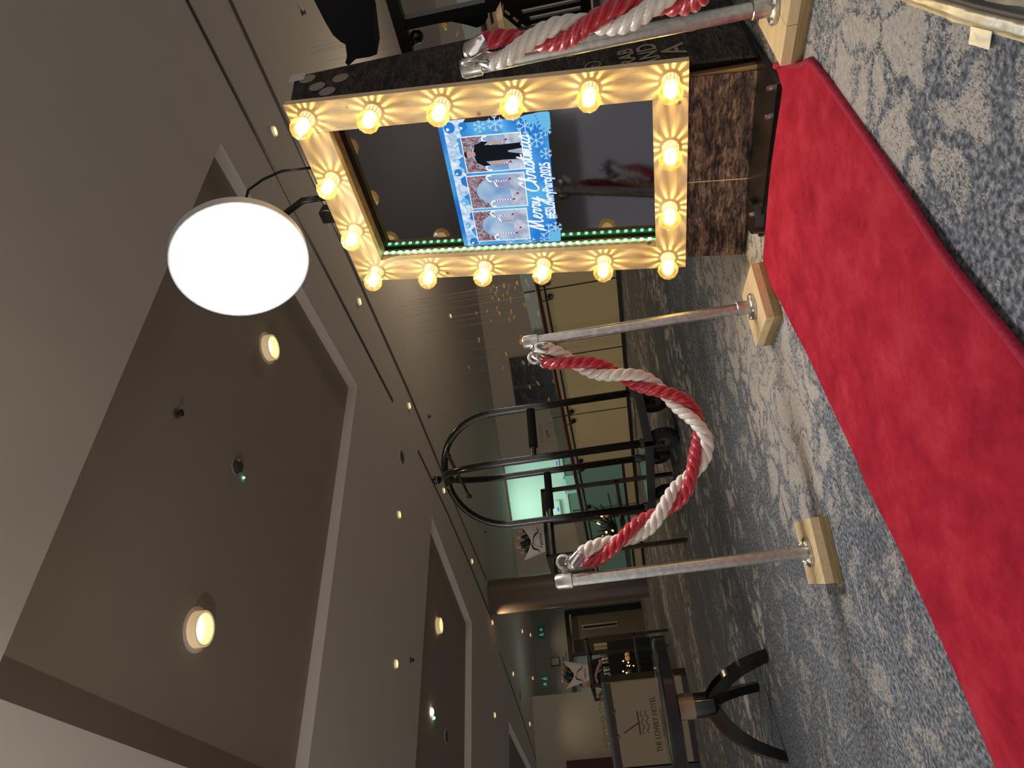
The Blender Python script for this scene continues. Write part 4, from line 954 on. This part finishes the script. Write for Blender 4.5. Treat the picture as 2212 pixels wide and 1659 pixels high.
def tub(c, h, face, label, hb):
    c = V(c); t = thing('bottle_tub', c, label, 'tub')
    f = V(face).normalized(); sd = V((-f.y, f.x, 0)); b = B(); n = 40; R0, R1 = .095, .155 if h < .25 else .175
    def rimz(a): return h * (.60 + .40 * abs(math.sin(a)) ** 1.6)
    for sh in (0, -.006):
        for i in range(9):
            for k in range(n):
                a = 2 * PI * k / n; z = rimz(a) * i / 8; r = R0 + (R1 - R0) * (z / h) + sh
                b.v.append(c + (f * math.cos(a) * .8 + sd * math.sin(a)) * r + Z * z)
    for s_ in (0, 1):
        for i in range(8):
            for k in range(n):
                k2 = (k + 1) % n; q = [s_ * 9 * n + i * n + k, s_ * 9 * n + i * n + k2, s_ * 9 * n + (i + 1) * n + k2, s_ * 9 * n + (i + 1) * n + k]; b.f.append(q if s_ == 0 else q[::-1])
    for k in range(n):
        k2 = (k + 1) % n; b.f.append([8 * n + k, 8 * n + k2, 17 * n + k2, 17 * n + k])
    b.f.append([k for k in range(n)][::-1])
    part('tub_shell', b, m_tub, t, 60)
    # brush-stroke ribbon mark and word, wrapped near the front of the shell
    o = c + f * .8 * (R0 + .02) + Z * .02; tilt = (Z + f * .34).normalized(); rd = Z.cross(f).normalized() if Z.cross(f).dot(sd) != 0 else sd
    rd = sd if (sd.cross(tilt)).dot(f) > 0 else -sd; o = o + f * .012
    part('ribbon_mark', ribbon([(-.10, h * .24, .004), (-.075, h * .27, .010), (-.058, h * .44, .016), (-.02, h * .50, .008), (-.012, h * .42, .004), (.02, h * .42, .007), (.05, h * .32, .014), (.07, h * .20, .010), (.105, h * .22, .003)], .01, o, rd, tilt, f, .002), m_navy, t, label='navy brush-stroke ribbon mark')
    part('tub_lettering', text_faces('PERONI', .036, o + tilt * (h * .07) - rd * .062, rd, tilt, .001, .95), m_navy, t)
    pos = [(-.072, .0), (.0, -.02), (.072, .0), (-.037, .068), (.037, .068)]
    for i, (a, bb) in enumerate(pos[:hb]):
        tl_ = a * 2.0 + (.06, -.12, -.04, .08, -.06)[i]
        p = c + sd * a + f * bb * .7 + Z * (h - .150 - (.03, 0, .035, .012, .02)[i]); ax = (Z + sd * tl_ * .8 + f * .05).normalized()
        e0, e1_ = ('column', 'lift') if h < .25 else ('welcome desk', 'doorway'); wh = ['capped green bottle at the ' + e0 + ' end of the tub ', 'capped green bottle front and centre in the tub ', 'capped green bottle at the ' + e1_ + ' end of the tub ', 'rear green bottle on the ' + e0 + ' side of the tub ', 'rear green bottle on the ' + e1_ + ' side of the tub '][i]
        bt_ = thing('beer_bottle', p, wh + label.split(' tub ')[1].replace('on the stand ', ''), 'bottle', 'bottles in the tub ' + label.split(' tub ')[1])
        part('bottle_body', B().lathe([(0, 0), (.027, 0), (.028, .11), (.02, .14), (.0125, .155), (.0125, .20), (0, .20)], p, ax, 14), m_bottle, bt_, 40)
        part('bottle_neck_foil', B().lathe([(.0135, .168), (.0138, .19), (.0150, .192), (.0150, .205), (0, .207)], p, ax, 12), m_capm, bt_, 40)
        part('paper_label', B().lathe([(.0284, .03), (.0288, .09)], p, ax, 14), m_navy, bt_, 40)
tub((2.64, 5.16, 1.082), .215, (-.50, -.86, 0), 'white flared bottle tub behind the luggage cart', 5)
tub((2.82, 9.42, 1.107), .33, (-.35, -.93, 0), 'white flared bottle tub on the stand near the welcome desk', 5)
# fir arrangements with small lights on the lower shelves
m_fir = MN('fir_needles', [(.3, C(12, 22, 16)), (.7, C(26, 42, 28))], nscale=12, rough=.7)
def fir(c, L, label, seed):
    c = V(c); rr = random.Random(seed); t = thing('fir_arrangement', c, label, 'christmas decoration'); b = B(); br = B(); lights = []
    for k in range(34):
        a = rr.random() * 2 * PI; el = rr.uniform(.1, 1.3); d = V((math.cos(a) * math.cos(el), math.sin(a) * math.cos(el), math.sin(el) * .9)); l = L * rr.uniform(.6, 1.0)
        p1 = c + Z * .03 + d * l; br.tube([c + Z * .03, p1], .004, 4)
        for j in range(34):
            q = c + Z * .03 + d * l * (.15 + .85 * j / 34); v = V((rr.gauss(0, 1), rr.gauss(0, 1), rr.gauss(0, 1))); v = (v - d * v.dot(d)).normalized(); nl = .035 * (1.1 - j / 50)
            s_ = v.cross(d) * .0028; e_ = q + v * nl + d * nl * .6; k0 = len(b.v); b.v += [q + s_, q - s_, e_]; b.f.append([k0, k0 + 1, k0 + 2])
        if k % 3 == 0: lights.append(c + Z * .03 + d * l * rr.uniform(.7, .95))
    part('branch', br, m_bronze, t, kind='stuff'); part('needles', b, m_fir, t, kind='stuff')
    for q in lights: part('fairy_light', B().sphere(q, .010, 8), EM('fairy', C(255, 206, 128), 5), t, True)
    for q in range(4):
        a = q * 1.7; part('gold_bow', B().lathe([(0, 0), (.035, .02), (.03, .05), (0, .06)], c + V((.12 * math.cos(a), .12 * math.sin(a), .1)), V((math.cos(a), math.sin(a), .4)), 8), m_gold, t, 40)
fir((2.66, 5.16, .472), .30, 'dark fir branches with warm fairy lights on the shelf behind the luggage cart', 2)
fir((2.86, 9.46, .472), .26, 'dark fir branches with warm fairy lights on the shelf near the welcome desk', 5)

# ------------------------------------------------------------------ welcome desk with the hotel sign
s0 = V((1.46, 8.20, 0)); e1 = V((.765, -.644, 0)).normalized(); nf = V((-e1.y, e1.x, 0)); nf = nf if nf.y < 0 else -nf
desk = thing('welcome_desk', s0 + e1 * .45, 'low welcome desk with a cream front panel bearing the hotel name', 'desk')
WD = .90
part('front_panel', B().obox(s0 + Z * .06, e1 * WD, -nf * .03, Z * .80), MN('desk_cream', [(0, C(140, 124, 102)), (1, C(150, 134, 110))], nscale=2, rough=.6), desk)
part('side_panel', B().obox(s0 + Z * .0 - nf * .03, e1 * .03, -nf * .16, Z * .86), m_bronze, desk)
part('side_panel', B().obox(s0 + e1 * (WD - .03) - nf * .03, e1 * .03, -nf * .16, Z * .86), m_bronze, desk)
part('desktop', B().obox(s0 + Z * .865 - e1 * .03 + nf * .02, e1 * (WD + .06), -nf * .24, Z * .03), m_black, desk)
part('top_band', B().obox(s0 + Z * .80 + nf * .003, e1 * WD, -nf * .004, Z * .058), m_bronze, desk)
part('plinth', B().obox(s0 + nf * .01, e1 * WD, -nf * .04, Z * .06), m_black, desk)
part('edge_post', B().obox(s0 - e1 * .06 + nf * .01, e1 * .05, -nf * .05, Z * .88), m_black, desk)
for a in (.33, .60): part('knob', B().lathe([(0, .012), (.017, .012), (.017, 0)], s0 + e1 * a + Z * .80 + nf * .002, nf, 12), m_black, desk)
m_sign = M('sign_brown', C(52, 38, 30), .6); m_signred = M('sign_red', C(92, 26, 22), .6); so = s0 + nf * .001
part('desk_lettering', text_faces('THE LOWRY HOTEL', .088, so + e1 * .13 + Z * .36, e1, Z, .0015, .74, -.001), m_sign, desk, label='brown lettering reading THE LOWRY HOTEL')
part('desk_lettering', text_faces('MANCHESTER', .036, so + e1 * .29 + Z * .305, e1, Z, .0015, 1.3), m_sign, desk)
rb = ribbon([(.33, .565), (.58, .565)], .016, so, e1, Z, nf, .002); z = ribbon([(.455, .57), (.36, .74)], .013, so, e1, Z, nf, .002); rb.add(z.v, z.f)
part('bridge_emblem', rb, m_signred, desk, label='dark red slanted mast emblem')
for zz in (.525, .475): part('wave_line', ribbon([(.34 + k * .02, zz + .012 * math.sin(k * 1.35)) for k in range(13)], .007, so, e1, Z, nf, .002), m_sign, desk)
part('long_scratch', ribbon([(.25, .20), (.45, .215), (.66, .225)], .014, so, e1, Z, nf, .0015), m_sign, desk); part('slant_mark', ribbon([(.48, .12), (.43, .2)], .008, so, e1, Z, nf, .0015), m_signred, desk)
b = B(); rr = random.Random(8)
for k in range(420):
    q = s0 + e1 * (.12 + .62 * rr.random()) - nf * (.1 + .1 * rr.random()) + Z * (.915 + .055 * rr.random()); v = V((rr.gauss(0, 1), rr.gauss(0, 1), rr.gauss(0, 1))).normalized() * .02; s_ = v.cross(V((.3, .5, .8))).normalized() * .002
    k0 = len(b.v); b.v += [q + s_, q - s_, q + v]; b.f.append([k0, k0 + 1, k0 + 2])
solo('tinsel_garland', b, M('tinsel', C(190, 176, 150), .2, .8), s0 + e1 * .45 + Z * .897 - nf * .15, 'strip of pale tinsel lying along the top of the welcome desk', 'garland', kind='stuff')

# ------------------------------------------------------------------ drinks bar behind the second stand, and its server
b0 = V((2.83, 10.74, 0)); be = V((.74, -.67, 0)).normalized(); bn_ = V((-be.y, be.x, 0)); bn_ = bn_ if bn_.y < 0 else -bn_
bar = thing('drinks_bar', b0 + be * .32, 'drinks table in a floor-length black cloth behind the fir arrangement', 'table')
bb = B(); n = 26
for i in range(n + 1):
    q = b0 + be * (.62 * i / n); wv = .012 * math.sin(i * 1.9); bb.v += [q + nf * wv, q + Z * .86]
for i in range(n): bb.f.append([2 * i, 2 * i + 2, 2 * i + 3, 2 * i + 1])
k0 = len(bb.v); bb.v += [b0 - bn_ * .5, b0 - bn_ * .5 + Z * .86, b0 + be * .62 - bn_ * .5, b0 + be * .62 - bn_ * .5 + Z * .86]
bb.f += [[0, 1, k0 + 1, k0], [2 * n, k0 + 2, k0 + 3, 2 * n + 1], [1, 2 * n + 1, k0 + 3, k0 + 1], [k0, k0 + 1, k0 + 3, k0 + 2]]
part('black_cloth', bb, M('black_cloth', C(12, 11, 16), .9), bar)
m_amber = M('amber_glass', C(150, 110, 62), .15, 0, .7); m_clear = GLASS('tumbler', (.92, .94, .92, 1), .12)
for k in range(7):
    q = b0 + be * (.06 + .085 * k) - bn_ * (.08 + .05 * (k % 2)) + Z * .861
    g = thing('drink_glass', q, ['first', 'second', 'third', 'fourth', 'fifth', 'sixth', 'seventh'][k] + ' glass of amber drink on the black bar, counted from the welcome desk', 'glass', 'drinks on the bar')
    part('tumbler', B().lathe([(0, 0), (.03, 0), (.036, .10), (.034, .10), (.028, .006), (0, .006)], q, Z, 14), m_clear, g, 40); part('drink', B().lathe([(0, .007), (.027, .007), (.032, .075), (0, .075)], q, Z, 14), m_amber, g, 40)
q = b0 + be * .54 - bn_ * .24 + Z * .861
g = thing('garnish_bowl', q, 'bowl of dark green leaves at the doorway end of the bar', 'bowl')
part('bowl', B().lathe([(0, 0), (.04, 0), (.075, .05), (.072, .05), (.04, .008), (0, .008)], q, Z, 18), m_clear, g, 40)
lf = B()
for k in range(26):
    a = k * 2.4; p = q + V((.04 * math.cos(a), .04 * math.sin(a), .05 + .02 * (k % 3))); v = V((math.cos(a), math.sin(a), .8)) * .035; s_ = v.cross(Z).normalized() * .01; k0 = len(lf.v); lf.v += [p, p + v * .5 + s_, p + v, p + v * .5 - s_]; lf.f.append([k0, k0 + 1, k0 + 2, k0 + 3])
part('leaves', lf, m_fir, g, kind='stuff')

def skin_body(name, verts, edges, mat, root, parent, sub=1):
    me = D.meshes.new(name); off = LOC[parent]; me.from_pydata([V(q[:3]) - off for q in verts], edges, [])
    o = D.objects.new(name, me); COL.objects.link(o)
    o.modifiers.new('Skin', 'SKIN').use_smooth_shade = True
    sv = me.skin_vertices[0].data if me.skin_vertices else None
    if sv is None:
        bpy.context.view_layer.objects.active = o; bpy.ops.mesh.customdata_skin_add(); sv = me.skin_vertices[0].data
    for i, q in enumerate(verts): sv[i].radius = (q[3], q[4] if len(q) > 4 else q[3]); sv[i].use_root = (i == root)
    s_ = o.modifiers.new('Sub', 'SUBSURF'); s_.levels = sub; s_.render_levels = sub
    dg = bpy.context.evaluated_depsgraph_get(); me2 = D.meshes.new_from_object(o.evaluated_get(dg)); D.objects.remove(o)
    me2.materials.clear(); me2.materials.append(mat); me2.shade_smooth()
    o = D.objects.new(name, me2); COL.objects.link(o); o.parent = parent; LOC[o] = off; return o
pf = V((3.50, 11.42, 0)); fwd = -bn_ * -1.0; fwd = (V((-.52, -.40, 0))).normalized(); sdp = V((-fwd.y, fwd.x, 0))
per = thing('person', pf, 'person in dark short-sleeved clothes reaching across the drinks bar', 'person')
def pp(f, s, z, r, r2=None): q = pf + fwd * f + sdp * s + Z * z; return (q.x, q.y, q.z, r, r2 or r)
m_skin = M('skin', C(176, 134, 110), .5); m_cloth = M('dark_clothes', C(20, 24, 30), .85)
bv = [pp(-.08, 0, .86, .12, .15), pp(.0, 0, .98, .115, .15), pp(.13, 0, 1.10, .12, .17), pp(.22, 0, 1.17, .06), pp(.26, 0, 1.20, .05)]
be_ = [(0, 1), (1, 2), (2, 3), (3, 4)]
for s in (1, -1):
    k = len(bv); bv += [pp(-.07, s * .09, .76, .085), pp(.0, s * .10, .46, .06), pp(-.02, s * .10, .09, .045), pp(.10, s * .11, .035, .035)]; be_ += [(0, k), (k, k + 1), (k + 1, k + 2), (k + 2, k + 3)]
    k = len(bv); bv += [pp(.16, s * .19, 1.13, .055), pp(.20, s * .23, 1.02, .047)]; be_ += [(2, k), (k, k + 1)]
skin_body('clothed_body', bv, be_, m_cloth, 0, per, 2)
for s in (1, -1):
    a = [pp(.195, s * .225, 1.05, .036), pp(.22, s * .24, .985, .036), pp(.34, s * .22, 1.05, .031), pp(.47, s * .18, 1.10, .024), pp(.53, s * .165, 1.105, .026, .018)]
    ed = [(0, 1), (1, 2), (2, 3), (3, 4)]
    for j, (df, ds, dz) in enumerate(((.085, -.03, -.02), (.095, -.012, -.025), (.09, .008, -.03), (.075, .024, -.03), (.03, -.05, 0))):
        k = len(a); a += [pp(.53 + df * .55, s * .165 + s * ds * .8, 1.105 + dz * .3, .0085), pp(.53 + df, s * .165 + s * ds, 1.105 + dz, .007)]; ed += [(4, k), (k, k + 1)]
    skin_body('bare_arm', a, ed, m_skin, 2, per, 1)
hc = pf + fwd * .36 + Z * 1.27
part('head', B().sphere(hc, .1, 20, (.82, .82, 1.15)).sphere(hc + fwd * .088 - Z * .01, .018, 8).sphere(hc + sdp * .083, .022, 8, (.5, .5, 1.2)).sphere(hc - sdp * .083, .022, 8, (.5, .5, 1.2)).tube([hc - Z * .09 - fwd * .12, hc - Z * .03], .045, 12), m_skin, per, True)
hd_ = part('hair', B().sphere(hc + Z * .028 - fwd * .018, .105, 18, (.85, .85, 1.05)), M('dark_hair', C(28, 22, 20), .7), per, True)
for s in (1, -1): part('eye', B().sphere(hc + fwd * .079 + sdp * s * .03 + Z * .012, .009, 8), m_white, per, True)
part('mouth', B().sphere(hc + fwd * .078 - Z * .045, .016, 8, (.6, 1, .3)), M('lips', C(150, 92, 84), .5), per, True)
part('apron_strap', B().bar(pf + fwd * .12 + sdp * .07 + Z * .95, pf + fwd * .26 + sdp * .06 + Z * 1.09, .02, .004), m_white, per)

# ------------------------------------------------------------------ black equipment behind the booth
EX = 2.5
rig = thing('equipment_stand', (EX, .8, 0), 'dark slatted metal equipment stand behind the booth', 'equipment stand')
m_rig = M('rig_black', C(26, 24, 22), .5, .2)
def epoly(nm, pts, x0, x1, mat, root, **k): return part(nm, B().prism([(q[0], q[1]) for q in pts], V((x0, 0, 0)), Y, Z, X * (x1 - x0)), mat, root, **k)
part('post', B().box((2.48, .93, .0), (2.52, .965, 1.04)), m_rig, rig); part('post', B().box((2.48, .30, .0), (2.52, .335, 1.04)), m_rig, rig)
part('crossarm', B().box((2.475, .25, 1.0), (2.525, 1.045, 1.04)), m_rig, rig)
part('slotted_strut', B().obox(V((2.485, .925, .715)), V((0, .135, -.115)), V((0, -.03, -.035)), X * .03), m_rig, rig)
for k in range(4): part('strut_slot', B().obox(V((2.482, .945 + .028 * k, .680 - .024 * k)), X * .004, V((0, .016, -.0136)), V((0, -.005, -.006))), m_wall_low, rig)
for k in range(5): part('slat', B().box((2.49, .965 + .030 * k - .15 * (k > 2) - .06, .10), (2.51, .980 + .030 * k - .15 * (k > 2) - .06, .63)) if False else B().box((2.49, .968 + .027 * k, .36), (2.51, .982 + .027 * k, .63 - .022 * k)), m_rig, rig)
part('slat_rail', B().box((2.485, .33, .36), (2.515, 1.10, .395)), m_rig, rig)
kn = part('round_knob', B().sphere((2.5, 1.0, .975), .024, 14).tube([V((2.5, 1.03, 1.02)), V((2.5, 1.012, .99))], .012, 8), m_black, rig, True)
bag = thing('black_coat', (2.56, .93, 1.13), 'dark navy coat draped over the top of the equipment stand', 'coat')
cp = [(.70, 1.29), (.819, 1.27), (.881, 1.262), (.927, 1.252), (.953, 1.235), (.965, 1.222), (1.012, 1.233), (1.026, 1.246), (1.038, 1.238), (1.020, 1.204), (1.023, 1.154), (1.019, 1.125), (.90, 1.10), (.70, 1.10)]
o_ = epoly('coat_body', cp, 2.47, 2.60, M('navy_cloth', C(20, 21, 30), .9), bag)
o_ = bag
hang = thing('black_cloth', (2.6, .88, .88), 'black cloth hanging from the crossarm of the equipment stand', 'cloth')
epoly('cloth_drape', [(.985, .93), (.985, .72), (1.006, .718), (1.027, .737), (1.034, .764), (1.016, .80), (.995, .85), (.99, .93)], 2.55, 2.63, M('cloth_black', C(14, 14, 18), .9), hang)
wd = thing('pine_block', (2.0, .84, .62), 'rough pine block sticking out of the printed booth side above the rope', 'block')
part('block_side', B().prism([(.78, .64), (.815, .66), (.855, .715), (.872, .71), (.872, .655)], V((2.02, 0, 0)), Y, Z, X * .03), m_pine_end, wd)
part('block_face', B().prism([(.765, .645), (.785, .662), (.872, .665), (.872, .645)], V((1.99, 0, 0)), Y, Z, X * .035), m_pine, wd)
